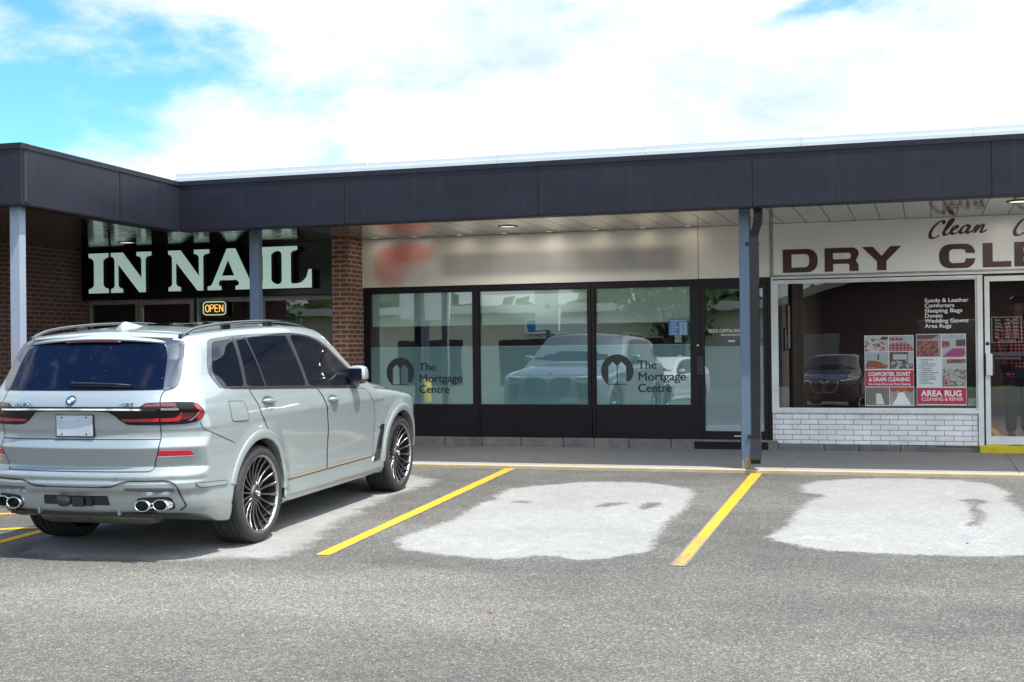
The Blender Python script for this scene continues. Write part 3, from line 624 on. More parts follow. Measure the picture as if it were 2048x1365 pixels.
# ---------------------------------------------------------------- the SUV
def surface_net(cell=.022):
    x=np.arange(-cell*1.5,1.12,cell); y=np.arange(-1.30,4.16,cell); z=np.arange(.18,1.90,cell)
    X,Y,Z=np.meshgrid(x,y,z,indexing='ij'); P=np.stack([X,Y,Z],-1)
    V=np.empty(X.shape)
    for i in range(0,len(x)): V[i]=F(P[i])
    ins=V<0; n=V.shape
    cs=[(a,b,c) for a in (0,1) for b in (0,1) for c in (0,1)]
    def sub(A,c): return A[c[0]:n[0]-1+c[0],c[1]:n[1]-1+c[1],c[2]:n[2]-1+c[2]]
    cnt=sum(sub(ins,c).astype(int) for c in cs); act=(cnt>0)&(cnt<8)
    acc=np.zeros(act.shape+(3,)); num=np.zeros(act.shape)
    for a in cs:
        for ax in range(3):
            if a[ax]: continue
            b=list(a); b[ax]=1; b=tuple(b)
            va,vb=sub(V,a),sub(V,b); cr=(va<0)!=(vb<0); t=np.where(cr,va/np.where(cr,va-vb,1),0)
            for k in range(3): acc[...,k]+=np.where(cr,a[k]+(b[k]-a[k])*t,0)
            num+=cr
    idx=-np.ones(act.shape,int); idx[act]=np.arange(act.sum())
    base=np.argwhere(act); pos=(base+acc[act]/num[act][:,None])*cell+np.array([x[0],y[0],z[0]])
    quads=[]
    for ax in range(3):
        u,v=[k for k in range(3) if k!=ax]
        sl0=[slice(None)]*3; sl1=[slice(None)]*3; sl0[ax]=slice(0,-1); sl1[ax]=slice(1,None)
        ch=ins[tuple(sl0)]!=ins[tuple(sl1)]; e=np.argwhere(ch); e=e[(e[:,u]>0)&(e[:,v]>0)&(e[:,u]<n[u]-1)&(e[:,v]<n[v]-1)]
        flip=ins[tuple(e.T)]
        q=[]
        for du,dv in ((-1,-1),(0,-1),(0,0),(-1,0)):
            c=e.copy(); c[:,u]+=du; c[:,v]+=dv; q.append(idx[tuple(c.T)])
        q=np.stack(q,1); 
        if ax==1: flip=~flip
        q[~flip]=q[~flip][:,::-1]; quads.append(q)
    Q=np.concatenate(quads); Q=Q[(Q>=0).all(1)]
    p0=pos.copy()
    for _ in range(3):
        g,gn=grad(pos); st=F(pos)/np.maximum(gn,.3); pos=pos-g*np.clip(st,-.5*cell,.5*cell)[:,None]
    # right half is enough: keep faces with centre x>0, snap the seam, mirror
    cen=pos[Q].mean(1); Q=Q[cen[:,0]>-cell*.4]; pos[:,0]=np.where(pos[:,0]<cell*.6,0,pos[:,0])
    cen=pos[Q].mean(1); Q=Q[cen[:,0]>1e-4]
    us=np.unique(Q); mp=-np.ones(len(pos),int); mp[us]=np.arange(len(us)); Q=mp[Q]; pos=pos[us]
    return pos,Q
def set_normals(me,nrm):
    me.polygons.foreach_set('use_smooth',[True]*len(me.polygons)); me.update()
    me.normals_split_custom_set_from_vertices([tuple(v) for v in nrm])
def car_mesh(name,pos,Q,nrm):
    me=bpy.data.meshes.new(name); me.from_pydata(pos.tolist(),[],Q.tolist()); set_normals(me,nrm); return me
pos,Q=surface_net(); nr,_=grad(pos,True)
mirp=pos*np.array([-1,1,1]); mirn=nr*np.array([-1,1,1]); k=len(pos)
AP=np.vstack([pos,mirp]); AN=np.vstack([nr,mirn]); AQ=np.vstack([Q,Q[:,::-1]+k])
cen=AP[AQ].mean(1); fn=AN[AQ].mean(1)
inarch=np.zeros(len(AQ),bool)
for c in AC: inarch|=(np.hypot(cen[:,1]-c[0],cen[:,2]-c[1])<RA+.006)&(abs(cen[:,0])<1.2)
und=inarch|((fn[:,2]<-.96)&(cen[:,2]<.42))
def submesh(mask,name,mat,par):
    q=AQ[mask]; us=np.unique(q); mp=np.zeros(len(AP),int); mp[us]=np.arange(len(us))
    return link(car_mesh(name,AP[us],mp[q],AN[us]),name,mat,par)
CAR=empty('parked_suv',(0,0,0)); tag(CAR,'pale grey luxury SUV parked nose in to the shops, seen from behind','car')
submesh(~und,'body',M['paint'],CAR); submesh(und,'underbody',M['under'],CAR)

# ---- patches that lie on the skin: outline in a projection, cast onto it
PR={'side':lambda q:(np.column_stack([np.full(len(q),1.7),q[:,0],q[:,1]]),np.array([-1.,0,0]),1.6),
    'rear':lambda q:(np.column_stack([q[:,0],np.full(len(q),-2.0),q[:,1]]),np.array([0,1.,0]),2.2),
    'front':lambda q:(np.column_stack([q[:,0],np.full(len(q),4.8),q[:,1]]),np.array([0,-1.,0]),2.6),
    'top':lambda q:(np.column_stack([q[:,0],q[:,1],np.full(len(q),2.4)]),np.array([0,0,-1.]),1.6),
    'diag':lambda q:(np.column_stack([q[:,0]/2**.5+1.7,q[:,0]/2**.5-1.7,q[:,1]]),np.array([-1,1,0])/2**.5,3.0)}
def onskin(q,proj,off):
    q=np.asarray(q,float); o,d,L=PR[proj](q); d=np.repeat(d[None],len(q),0)
    P,ok=cast(o,d,0,L,90,off); nn,_=grad(P,False); return P,nn,ok
def dens(poly,step,closed=True):
    p=np.array(poly,float); out=[]; m=len(p)
    for i in range(m if closed else m-1):
        a,b=p[i],p[(i+1)%m]; k=max(1,int(np.ceil(np.linalg.norm(b-a)/step)))
        for j in range(k): out.append(a+(b-a)*j/k)
    if not closed: out.append(p[-1])
    return np.array(out)
def smooth_poly(poly,it=2,keep=.25):
    p=np.array(poly,float)
    for _ in range(it):
        q=np.roll(p,-1,0); p=np.stack([p*(1-keep)+q*keep,p*keep+q*(1-keep)],1).reshape(-1,2)
    return p
def patch(name,poly,proj,mat,par,off=.003,th=.006,step=.03,mirror=False,both=False,bulge=None,rows=()):
    """skin patch; th: skirt depth; both: symmetric pair (returns two) ; mirror: the left one only"""
    b=dens(poly,step); lo,hi=b.min(0),b.max(0)
    g=np.stack(np.meshgrid(np.arange(lo[0]+step*.5,hi[0],step),np.arange(lo[1]+step*.5,hi[1],step),indexing='ij'),-1).reshape(-1,2)
    d=sdf(g,b); g=g[d<-step*.45]
    for rz in rows:
        g=g[abs(g[:,1]-rz)>.008]; rw=np.column_stack([np.arange(lo[0],hi[0],.012),np.full(len(np.arange(lo[0],hi[0],.012)),rz)]); g=np.vstack([g,rw[sdf(rw,b)<-.006]])
    pts=np.vstack([b,g]); n=len(b)
    vs,es,fs,*_=delaunay_2d_cdt([Vector(p) for p in pts],[],[list(range(n))],1,1e-6)
    q=np.array([[v.x,v.y] for v in vs]); P,nn,ok=onskin(q,proj,off)
    if bulge: P=P+nn*(bulge*np.clip(-sdf(q,b)/.03,0,1)**.5)[:,None]
    T=[list(f) for f in fs if all(ok[i] for i in f)]
    # orient
    out=[]
    for f in T:
        a,b2,c=P[f[0]],P[f[1]],P[f[2]]
        if np.dot(np.cross(b2-a,c-a),nn[f[0]])<0: f=f[::-1]
        out.append(f)
    V=P.tolist(); NN=nn.tolist()
    ec={}
    for f in out:
        for i in range(3): e=(f[i],f[(i+1)%3]); ec[e]=ec.get(e,0)+1
    for (i,j) in list(ec):
        if (j,i) in ec: continue
        t=P[j]-P[i]; o=np.cross(t,nn[i]); o=o/(np.linalg.norm(o)+1e-9); s=len(V)
        V+=[P[i].tolist(),P[j].tolist(),(P[j]-nn[j]*th).tolist(),(P[i]-nn[i]*th).tolist()]; NN+=[o.tolist()]*4
        out.append([s+1,s,s+3,s+2])
    res=[]
    sides=[1,-1] if both else ([-1] if mirror else [1])
    for sgn in sides:
        VV=np.array(V)*np.array([sgn,1,1]); NM=np.array(NN)*np.array([sgn,1,1]); ff=out if sgn>0 else [f[::-1] for f in out]
        me=bpy.data.meshes.new(name); me.from_pydata(VV.tolist(),[],ff); set_normals(me,NM); res.append(link(me,name,mat,par if not isinstance(par,(list,tuple)) else par[0 if sgn>0 else 1]))
    return res if both else res[0]
def strip_geo(lines,proj,w,off,step=.03):
    V=[];Fc=[];NN=[]
    for (ln,closed) in lines:
        p=dens(ln,step,closed); m=len(p)
        P,nn,ok=onskin(p,proj,off)
        for i in range(m):
            a=P[(i-1)%m] if (closed or i>0) else P[i]; b=P[(i+1)%m] if (closed or i<m-1) else P[i]
            t=b-a; s=np.cross(t,nn[i]); s=s/(np.linalg.norm(s)+1e-9)*w/2
            V+= [(P[i]-s).tolist(),(P[i]+s).tolist()]; NN+=[nn[i].tolist()]*2
        b0=len(V)-2*m
        for i in range(m if closed else m-1):
            j=(i+1)%m
            if ok[i] and ok[j] and np.linalg.norm(P[j]-P[i])<.15: Fc.append([b0+2*i,b0+2*i+1,b0+2*j+1,b0+2*j])
    return V,Fc,NN
def strip(name,lines,proj,mat,par,w=.006,off=.004,both=False,step=.03):
    V,Fc,NN=strip_geo(lines,proj,w,off,step); res=[]
    for sgn in ([1,-1] if both else [1]):
        me=bpy.data.meshes.new(name); me.from_pydata((np.array(V)*np.array([sgn,1,1])).tolist(),[],Fc if sgn>0 else [f[::-1] for f in Fc]); set_normals(me,np.array(NN)*np.array([sgn,1,1]))
        res.append(link(me,name,mat,par if not isinstance(par,(list,tuple)) else par[0 if sgn>0 else 1]))
    return res if both else res[0]
def pair(*a,**k): return patch(*a,both=True,**k)
S_trim=[(-.514,1.264),(-.560,1.335),(-.592,1.39),(-.585,1.436),(-.543,1.521),(-.482,1.618),(-.455,1.640),(-.405,1.653),(-.276,1.662),(-.072,1.669),(.14,1.674),(.52,1.678),(.953,1.675),(1.115,1.665),(1.276,1.648),(1.393,1.625),(1.513,1.590),(1.626,1.539),(1.733,1.475),(1.844,1.409),(1.957,1.345),(2.06,1.272),(2.10,1.215),(2.06,1.150),(1.98,1.135),(1.797,1.146),(1.044,1.188),(.425,1.221)]
S_quarter=[(-.418,1.619),(-.392,1.629),(-.261,1.637),(-.121,1.644),(-.124,1.533),(-.144,1.392),(-.181,1.267),(-.343,1.274),(-.483,1.279),(-.519,1.327),(-.534,1.394),(-.52,1.444),(-.468,1.544)]
S_reardoor=[(-.056,1.649),(.109,1.653),(.432,1.655),(.830,1.654),(.833,1.638),(.858,1.548),(.895,1.391),(.91,1.215),(.678,1.226),(.357,1.240),(-.125,1.264),(-.093,1.36),(-.068,1.505),(-.059,1.611)]
S_frontdoor=[(.93,1.657),(1.1,1.650),(1.248,1.634),(1.365,1.609),(1.484,1.573),(1.596,1.522),(1.703,1.457),(1.814,1.391),(1.915,1.330),(1.957,1.290),(1.908,1.231),(1.883,1.163),(1.462,1.181),(.97,1.206),(.975,1.324),(.958,1.441),(.939,1.569)]
S_stripCD=[(-.105,1.651),(-.061,1.65),(-.068,1.537),(-.09,1.4),(-.134,1.265),(-.178,1.267),(-.143,1.376),(-.121,1.506),(-.112,1.612)]
S_stripC2=[(.094,1.653),(.118,1.654),(.150,1.551),(.180,1.415),(.192,1.248),(.168,1.249),(.158,1.411),(.126,1.552)]
S_stripBC=[(.838,1.649),(.862,1.651),(.892,1.558),(.922,1.396),(.934,1.212),(.913,1.212),(.898,1.391),(.868,1.548)]
S_sill=[(-.467,1.281),(-.165,1.267),(.191,1.249),(.439,1.239),(.926,1.212),(1.46,1.178),(1.748,1.16),(1.745,1.155),(.922,1.204),(.435,1.232),(.186,1.241),(-.17,1.259),(-.468,1.273)]
S_rdoor=[(-.113,1.24),(.421,1.215),(1.111,1.178),(1.186,1.09),(1.238,.987),(1.29,.797),(1.30,.594),(1.29,.441),(1.16,.440),(.874,.440),(.458,.440),(.441,.487),(.405,.563),(.303,.690),(.206,.798),(.111,.88),(.085,.905),(.044,.976),(-.008,1.033),(-.034,1.123)]
S_fdoor=[(1.125,1.177),(1.826,1.141),(2.133,1.119),(2.214,1.081),(2.263,1.029),(2.334,.962),(2.380,.849),(2.392,.745),(2.394,.627),(2.375,.522),(2.36,.440),(1.829,.440),(1.304,.440),(1.314,.594),(1.304,.797),(1.252,.987),(1.20,1.09)]
S_fuel=[(-.484,1.166),(-.454,1.168),(-.264,1.157),(-.244,1.144),(-.219,1.022),(-.242,1.003),(-.455,1.012),(-.488,1.023)]
S_bseam=[(-.857,1.044),(-.85,1.006),(-.824,.976),(-.627,.91),(-.44,.845)]
S_bstrip=[(-.908,.596),(-.575,.575),(-.555,.540),(-.873,.558),(-.892,.571)]
S_breather=[(2.507,.723),(2.524,.738),(2.60,.738),(2.585,.673),(2.555,.589),(2.535,.488),(2.525,.395),(2.372,.392),(2.41,.431),(2.435,.476),(2.472,.558),(2.504,.635),(2.53,.694)]
# doors first (a hair proud of the shell), each with its dark gap round it
for nm,po in (('rear_door',S_rdoor),('front_door',S_fdoor)):
    d=pair('door',po,'side',M['paint'],CAR,off=.0022,th=.004)
    strip('door_gap',[(po,True)],'side',M['seam'],d,w=.0075,off=.0030,both=True)
    h=(.138,1.126) if nm=='rear_door' else (1.378,1.058)
    for dd,s in zip(d,(1,-1)):
        P,nn,_=onskin([h],'side',0.0); X=float(P[0][0])
        mb=MB(); mb.lathe([(0,.066),(-.0005,.060),(-.010,.048),(-.016,.02),(-.017,0)],28)
        mb.v=[((X+.0045+v[0]) ,h[0]+v[1]*1.75,h[1]+v[2]*.74-.12*v[1]) for v in mb.v]; mb.v=[(v[0]*s,v[1],v[2]) for v in mb.v]
        mb.build('handle_cup',M['paint'],dd)
        mb=MB(); pts=[(X-.002,h[0]-.088,h[1]+.004),(X+.020,h[0]-.075,h[1]+.012),(X+.031,h[0]-.03,h[1]+.010),(X+.032,h[0]+.03,h[1]+.002),(X+.020,h[0]+.085,h[1]-.004),(X-.002,h[0]+.10,h[1]-.006)]
        mb.tube([(p[0]*s,p[1],p[2]) for p in pts],[.011,.014,.017,.017,.014,.010],12,ell=1.0); mb.build('handle',M['paint'],dd)
pair('window_surround',smooth_poly(S_trim,1,.2),'side',M['fin'],CAR,off=.0045,th=.006)
for po in (S_quarter,S_reardoor,S_frontdoor): pair('side_window',smooth_poly(po,1,.15),'side',M['car_glass'],CAR,off=.0065,th=.003)
for po in (S_stripCD,S_stripC2,S_stripBC): pair('pillar_strip',po,'side',M['rim'],CAR,off=.0085,th=.004,step=.02)
pair('sill_strip',S_sill,'side',M['rim'],CAR,off=.0085,th=.004,step=.02)
d=pair('fuel_flap',smooth_poly(S_fuel,1,.2),'side',M['paint'],CAR,off=.0018,th=.003); strip('flap_gap',[(smooth_poly(S_fuel,1,.2),True)],'side',M['seam'],d,w=.005,off=.0026,both=True)
strip('bumper_gap_and_shade',[(S_bseam,False)],'side',M['seam'],CAR,w=.005,off=.002,both=True)
pair('bumper_vent',S_bstrip,'side',M['paint'],CAR,off=.008,th=.012); strip('bumper_gap_and_shade',[(S_bstrip,True)],'side',M['seam'],CAR,w=.004,off=.0085,both=True)
pair('fender_vent',S_breather,'side',M['gloss_black'],CAR,off=.010,th=.014); strip('vent_edge',[(S_breather[:6],False)],'side',M['rim'],CAR,w=.008,off=.0115,both=True)
# wheel-arch lips
def arch_lip(c,a0,a1):
    V=[];n=44; prof=[(RA+.064,.0010),(RA+.058,.006),(RA+.030,.009),(RA+.004,.009),(RA-.012,.002),(RA-.016,-.03),(RA-.014,-.09)]
    fs=[];m=len(prof)
    for i in range(n+1):
        a=R(a0+(a1-a0)*i/n); ca,sa=math.cos(a),math.sin(a)
        q=[(c[0]+ca*r,c[1]+sa*r) for r,_ in prof]; r2=[(c[0]+ca*max(r,RA+.004),c[1]+sa*max(r,RA+.004)) for r,_ in prof]
        P,nn,ok=onskin(r2,'side',0.0)
        for j in range(m):
            # follow the flank's width, and never dip back under it
            V.append((float(P[j][0])+prof[j][1],q[j][0],q[j][1]))
    for i in range(n):
        for j in range(m-1): fs.append([i*m+j,i*m+j+1,(i+1)*m+j+1,(i+1)*m+j])
    for s in (1,-1):
        mb=MB(); mb.add([(v[0]*s,v[1],v[2]) for v in V],fs,0,True); mb.build('wheel_arch',M['paint'],CAR,split=50)
arch_lip(AC[0],-2,164); arch_lip(AC[1],4,184)
# ---- tail
gate=[(.68,1.284),(.676,1.238),(.683,1.196),(.684,1.119),(.681,1.03),(.68,.97),(.68,.914),(.678,.854),(.659,.799),(.636,.749),(.622,.70),(.606,.688)]
gate=gate+[(-a,b) for a,b in gate[::-1]]
TG=patch('tailgate',gate,'rear',M['paint'],CAR,off=.0022,th=.004,step=.028,rows=(.862,.928,.98,1.10,1.135,1.175,.85,.875,.915,.94))
strip('gate_gap',[(gate,True),([(-.676,.923),(-.3,.925),(.3,.925),(.676,.923)],False)],'rear',M['seam'],TG,w=.008,off=.0032,step=.02)
gl=[(.11,1.668),(.318,1.662),(.47,1.652),(.535,1.640),(.578,1.618),(.604,1.588),(.619,1.555),(.634,1.506),(.650,1.42),(.667,1.30),(.668,1.285),(.428,1.283),(.106,1.284)]
gl=gl+[(-a,b) for a,b in gl[::-1]]
RG=patch('rear_window',gl,'rear',M['rear_glass'],CAR,off=.004,th=.005,step=.04)
D_fin=[(-.128,1.655),(-.08,1.652),(.020,1.640),(.021,1.606),(.006,1.552),(-.022,1.455),(-.056,1.359),(-.075,1.323),(-.115,1.294),(-.185,1.278),(-.163,1.361),(-.122,1.506),(-.106,1.579),(-.105,1.614),(-.112,1.641)]
pair('pillar_fin',smooth_poly(D_fin,1,.15),'diag',M['fin'],CAR,off=.010,th=.014,step=.022)
# roof spoiler: a lip carried back over the glass
def spoiler():
    mb=MB(); n=36; rows=[]
    for i in range(n+1):
        x=-.70+1.40*i/n; ax=abs(x); cv=.155*x*x+.08*sst(.45,.75,ax)*ax
        zr=float(ZROOF(np.array(-.62)))-.055*(x/.75)**2; drop=.035*max(0,(ax-.60)/.10)**2
        rows.append([(x,-.50,float(ZROOF(np.array(-.50)))-.055*(x/.75)**2+.002),(x,-.64+cv*.5,zr-.002),(x,-.785+cv,zr-.045-drop),(x,-.815+cv,zr-.058-drop),(x,-.812+cv,zr-.068-drop),(x,-.77+cv,zr-.072-drop),(x,-.66+cv,zr-.085-drop)])
    m=len(rows[0]); mb.add([p for r in rows for p in r],[[i*m+j,i*m+j+1,(i+1)*m+j+1,(i+1)*m+j] for i in range(n) for j in range(m-1)]+[[j for j in range(m)],[n*m+j for j in range(m)][::-1]],0,True)
    o=mb.build('roof_spoiler',M['paint'],CAR,split=35)
    mb=MB(); 
    pts=[(x,-.811+.155*x*x,float(ZROOF(np.array(-.62)))-.055*(x/.75)**2-.078) for x in np.linspace(-.24,.24,13)]
    mb.tube(pts,.007,8); mb.build('brake_light',M['dark_red'],o)
spoiler()
strip('shadow_band',[([(-.62,1.655),(-.3,1.668),(.3,1.668),(.62,1.655)],False)],'rear',M['black_plastic'],RG,w=.03,off=.006)
# lamps
D_tail=[(-.367,1.164),(-.321,1.192),(-.247,1.196),(-.113,1.196),(.01,1.191),(.034,1.181),(.069,1.142),(.085,1.107),(.069,1.074),(.021,1.044),(-.047,1.030),(-.214,1.028),(-.378,1.030),(-.442,1.036),(-.48,1.064),(-.508,1.094),(-.556,1.126),(-.64,1.134),(-.705,1.136),(-.74,1.138),(-.74,1.160),(-.544,1.162)]
TL=pair('tail_light',D_tail,'diag',M['lamp_black'],CAR,off=.009,th=.016,step=.018)
for nm,po,mt,off in (('upper_lens',[(-.348,1.167),(-.318,1.188),(-.226,1.192),(-.23,1.166)],'dark_red',.0105),('upper_lens',[(-.218,1.191),(-.123,1.189),(-.113,1.162),(-.221,1.166)],'dark_red',.0105),
  ('lower_lens',[(-.48,1.074),(-.231,1.077),(-.232,1.052),(-.454,1.056)],'red_lens',.011),('lower_lens',[(-.222,1.076),(-.133,1.077),(-.101,1.092),(-.087,1.118),(-.065,1.113),(-.078,1.07),(-.097,1.052),(-.221,1.052)],'red_lens',.011),
  ('outer_lens',[(.002,1.176),(.027,1.178),(.063,1.138),(.078,1.107),(.063,1.076),(.026,1.055),(.036,1.09),(.047,1.118)],'red_lens',.011),('inner_lens',[(-.061,1.112),(.03,1.114),(.013,1.091),(-.017,1.07),(-.074,1.061)],'dark_red',.0105),
  ('chrome_strip',[(-.223,1.149),(-.118,1.152),(-.098,1.145),(-.105,1.135),(-.223,1.137)],'chrome',.013),('chrome_strip',[(.041,1.119),(.045,1.112),(.022,1.081),(-.008,1.059),(-.029,1.054),(-.029,1.059),(-.01,1.065),(.017,1.086)],'chrome',.0125)):
    pair(nm,po,'diag',M[mt],TL,off=off,th=.003,step=.012)
strip('light_bar',[([(-.665,1.143),(-.4,1.148),(0,1.150),(.4,1.148),(.665,1.143)],False)],'rear',M['chrome'],TG,w=.0115,off=.0165,step=.03)
strip('bar_housing',[([(-.672,1.148),(-.4,1.151),(0,1.152),(.4,1.151),(.672,1.148)],False)],'rear',M['lamp_black'],TG,w=.034,off=.011,step=.03)
RF=pair('rear_reflector',[(-.24,.838),(-.036,.834),(-.016,.825),(-.002,.803),(-.004,.800),(-.246,.800)],'diag',M['reflector'],CAR,off=.004,th=.006,step=.012)
pair('chrome_strip',[(-.246,.798),(-.004,.798),(.001,.793),(-.25,.789)],'diag',M['chrome'],RF,off=.007,th=.006,step=.012)
# bumper insert
dl=[(-.63,.574),(-.558,.578),(-.50,.606),(-.448,.619),(-.221,.619),(-.182,.613),(-.153,.598),(-.131,.569),(-.065,.437),(-.061,.421),(-.094,.39)]
strip('bumper_gap_and_shade',[(dl,False)],'diag',M['seam'],CAR,w=.011,off=.007,both=True,step=.015)  # shadow line round the lower bumper, drawn as a dark strip
strip('bumper_gap_and_shade',[([(-.30,.573),(0,.574),(.30,.573)],False)],'rear',M['seam'],CAR,w=.008,off=.003)  # centre stretch of that drawn shadow line
pair('bumper_insert',[(-.47,.569),(-.339,.568),(-.169,.564),(-.147,.556),(-.143,.537),(-.156,.530),(-.199,.529),(-.47,.548)],'diag',M['fin'],CAR,off=.003,th=.004,step=.015)
RC=pair('exhaust_surround',smooth_poly([(-.388,.476),(-.377,.491),(-.317,.497),(-.186,.498),(-.163,.488),(-.145,.461),(-.13,.416),(-.143,.398),(-.213,.395),(-.342,.393),(-.369,.403),(-.389,.422)],1,.2),'diag',M['under'],CAR,off=.003,th=.004,step=.015)
def exhaust(c):
    P,nn,_=onskin([c],'diag',0.0); p=P[0]; 
    for s in (1,-1):
        mb=MB(); mb.lathe([(-.012,.0425),(-.028,.0425),(-.035,.0445),(-.033,.049),(-.022,.0515),(.10,.050)],40,axis='y')
        mb.v=[((p[0]+v[0]*1.28+.10*v[1])*s,p[1]-.012+v[1],p[2]-.002+v[2]*.87) for v in mb.v]; o=mb.build('exhaust_pipe',M['chrome'],CAR,fix=False)
        mb=MB(); mb.lathe([(-.014,.0425),(.06,.040),(.07,.0)],32,axis='y'); mb.v=[((p[0]+v[0]*1.28)*s,p[1]-.012+v[1],p[2]-.002+v[2]*.87) for v in mb.v]; mb.build('pipe_bore',M['under'],o)
exhaust((-.329,.439)); exhaust((-.212,.441))
# towing recess, hitch and socket
tow=[(-.262,.506),(-.275,.50),(-.282,.435),(.262+.02,.435),(.275,.50),(.262,.506)]
TW=patch('hitch_recess',tow,'rear',M['black_plastic'],CAR,off=.003,th=.003,step=.02)
mb=MB(); mb.lathe([(-1.105,0),(-1.105,.042),(-1.098,.048),(-1.05,.048)],24,axis='y'); mb.v=[(v[0]*1.3-.095,v[1],v[2]*.95+.468) for v in mb.v]; mb.build('trailer_socket',M['rubber'],CAR)
mb=MB(); mb.box(-.012,.082,-1.105,-.98,.425,.495,c=.006).box(.10,.15,-1.095,-.98,.43,.497,c=.006); mb.build('tow_hitch',M['steel_dark'],CAR)
mb=MB()
for x in (-.345,.345): mb.box(x-.008,x+.008,-1.045,-.98,.36,.42)
mb.build('diffuser_fin',M['paint'],CAR)
mb=MB(); mb.box(-.62,.62,-1.015,-.80,.345,.372,c=.008); mb.build('diffuser',M['black_plastic'],CAR)
mb=MB(); mb.lathe([(-.42,.0),(-.42,.085),(-.36,.105),(.36,.105),(.42,.085),(.42,0)],28); mb.v=[(v[0]*1.15,-.72+v[1]*1.5,.325+v[2]*.75) for v in mb.v]
mb.tube([(.40,-.68,.33),(.52,-.78,.34),(.58,-.95,.42)],.05,12).tube([(.38,-.55,.30),(.43,-.3,.29)],.045,12); mb.build('muffler',M['exhaust_grey'],CAR)
# number plate, badges
P,nn,_=onskin([(.022,1.026)],'rear',0.0); py=float(P[0][1])
mb=MB(); mb.box(-.133,.177,py-.014,py-.006,.949,1.104,c=.004); PLT=mb.build('number_plate',M['plate'],CAR)
mb=MB(); mb.box(-.142,.186,py-.010,py+.02,.940,1.113,c=.006); mb.build('plate_frame',M['black_plastic'],PLT)
mb=MB()
for x in (-.085,.125):
    for z in (.964,1.088): mb.lathe([(-.017,0),(-.017,.006),(-.0135,.007)],10,axis='y'); mb.v[-30:]=[(v[0]+x,v[1]+py,v[2]+z) for v in mb.v[-30:]]
mb.build('plate_screw',M['steel_dark'],PLT)
def roundel(par,loc,rad,tilt,s=-1):
    ov=empty('roundel',loc,parent=par) if False else None
    def disc(r0,r1,a0,a1,y,m,n=20):
        mb=MB(); vs=[];
        for i in range(n+1):
            a=R(a0+(a1-a0)*i/n); vs+= [(math.cos(a)*r0,y,math.sin(a)*r0),(math.cos(a)*r1,y,math.sin(a)*r1)]
        mb.add(vs,[[2*i,2*i+1,2*i+3,2*i+2] for i in range(n)]); return mb
    mb=MB(); mb.lathe([(0,rad),(-.006*1,rad*.97),(-.008,0)],36,axis='y')
    base=mb.build('badge',M['black_plastic'],par); base.location=loc; base.rotation_euler=(tilt,0,0 if s<0 else math.pi)
    for (a0,mt) in ((0,'white'),(90,'badge_blue'),(180,'white'),(270,'badge_blue')):
        o=disc(0.0005,rad*.60,a0+1,a0+89,-.0095,0).build('badge_quarter',M[mt],base)
    o=disc(rad*.60,rad*.66,0,360,-.0096,0,36).build('badge_ring',M['chrome'],base); o=disc(rad*.92,rad*1.0,0,360,-.0096,0,36).build('badge_ring',M['chrome'],base)
M['badge_blue']=plain('badge_blue',(.03,.22,.62),.3)
P,nn,_=onskin([(0,1.212)],'rear',.0); roundel(CAR,(-.008,float(P[0][1])-.002,1.212),.041,math.atan2(nn[0][2],-nn[0][1])*-1)
def letters(name,text,loc,height,mat,par=None,extr=.003,rot=(math.pi/2,0,0),align='LEFT',off=0.0,shear=0,sx=1.0,space=1.0,fit=None,lab=None,bold=0):
    cu=bpy.data.curves.new(name,'FONT'); cu.body=text; cu.size=height/.70; cu.extrude=extr; cu.align_x=align; cu.offset=off; cu.shear=shear; cu.space_character=space; cu.space_line=.94
    t=bpy.data.objects.new('tmp_text',cu); COL.objects.link(t); bpy.context.view_layer.update()
    me=bpy.data.meshes.new_from_object(t.evaluated_get(bpy.context.evaluated_depsgraph_get())); bpy.data.objects.remove(t); bpy.data.curves.remove(cu)
    me.name=name
    if fit:
        xs=[v.co.x for v in me.vertices]; w0=max(xs)-min(xs); sx=fit/w0
    for v in me.vertices: v.co.x*=sx
    if bold:
        bm=bmesh.new(); bm.from_mesh(me); g0=bm.verts[:]+bm.edges[:]+bm.faces[:]
        for dx,dz in ((1,0),(.5,.5)):
            r=bmesh.ops.duplicate(bm,geom=g0)
            for v in r['geom']:
                if isinstance(v,bmesh.types.BMVert): v.co+=Vector((bold*dx,bold*dz,.00012*(dx+dz*3)))
        bm.to_mesh(me); bm.free()
    me.materials.clear(); o=link(me,name,mat,par,loc); o.rotation_euler=rot; return o
for txt,x,w in (('ALPINA',-.505,.200),('XB7',.392,.118)):
    P,nn,_=onskin([(x+w/2,1.172)],'rear',.008); 
    letters('badge_lettering',txt,(x,float(P[0][1]),float(P[0][2])),.026,M['lip'],TG,.002,(math.pi/2-.62,0,0),fit=w,bold=.0012)
# wiper, aerial, rails, sunroof
def onrear(x,z,off): P,nn,_=onskin([(x,z)],'rear',off); return P[0]
mb=MB(); mb.tube([onrear(-.055,1.333,.012),onrear(-.045,1.338,.030)],.014,10).tube([onrear(-.055,1.340,.028),onrear(.1,1.337,.030),(onrear(.3,1.331,.028)),onrear(.44,1.322,.020)],[.013,.012,.010,.007],8,ell=.6); WP=mb.build('rear_wiper',M['black_plastic'],CAR)
mb=MB(); mb.tube([onrear(-.05,1.318,.012),onrear(.2,1.315,.012),onrear(.43,1.310,.012)],.006,6); mb.build('wiper_blade',M['rubber'],WP)
zr=float(ZROOF(np.array(-.3)))
mb=MB(); prof=[(-.46,.0,.036),(-.44,.030,.040),(-.40,.050,.044),(-.36,.050,.048),(-.28,.034,.050),(-.18,.012,.050),(-.14,0,.05)]
vs=[];fs=[]
for y,h,w in prof: z0=float(ZROOF(np.array(y)))-.004; vs+=[(-w,y,z0),(-w*.55,y,z0+h*.8),(0,y,z0+h+.004),(w*.55,y,z0+h*.8),(w,y,z0)]
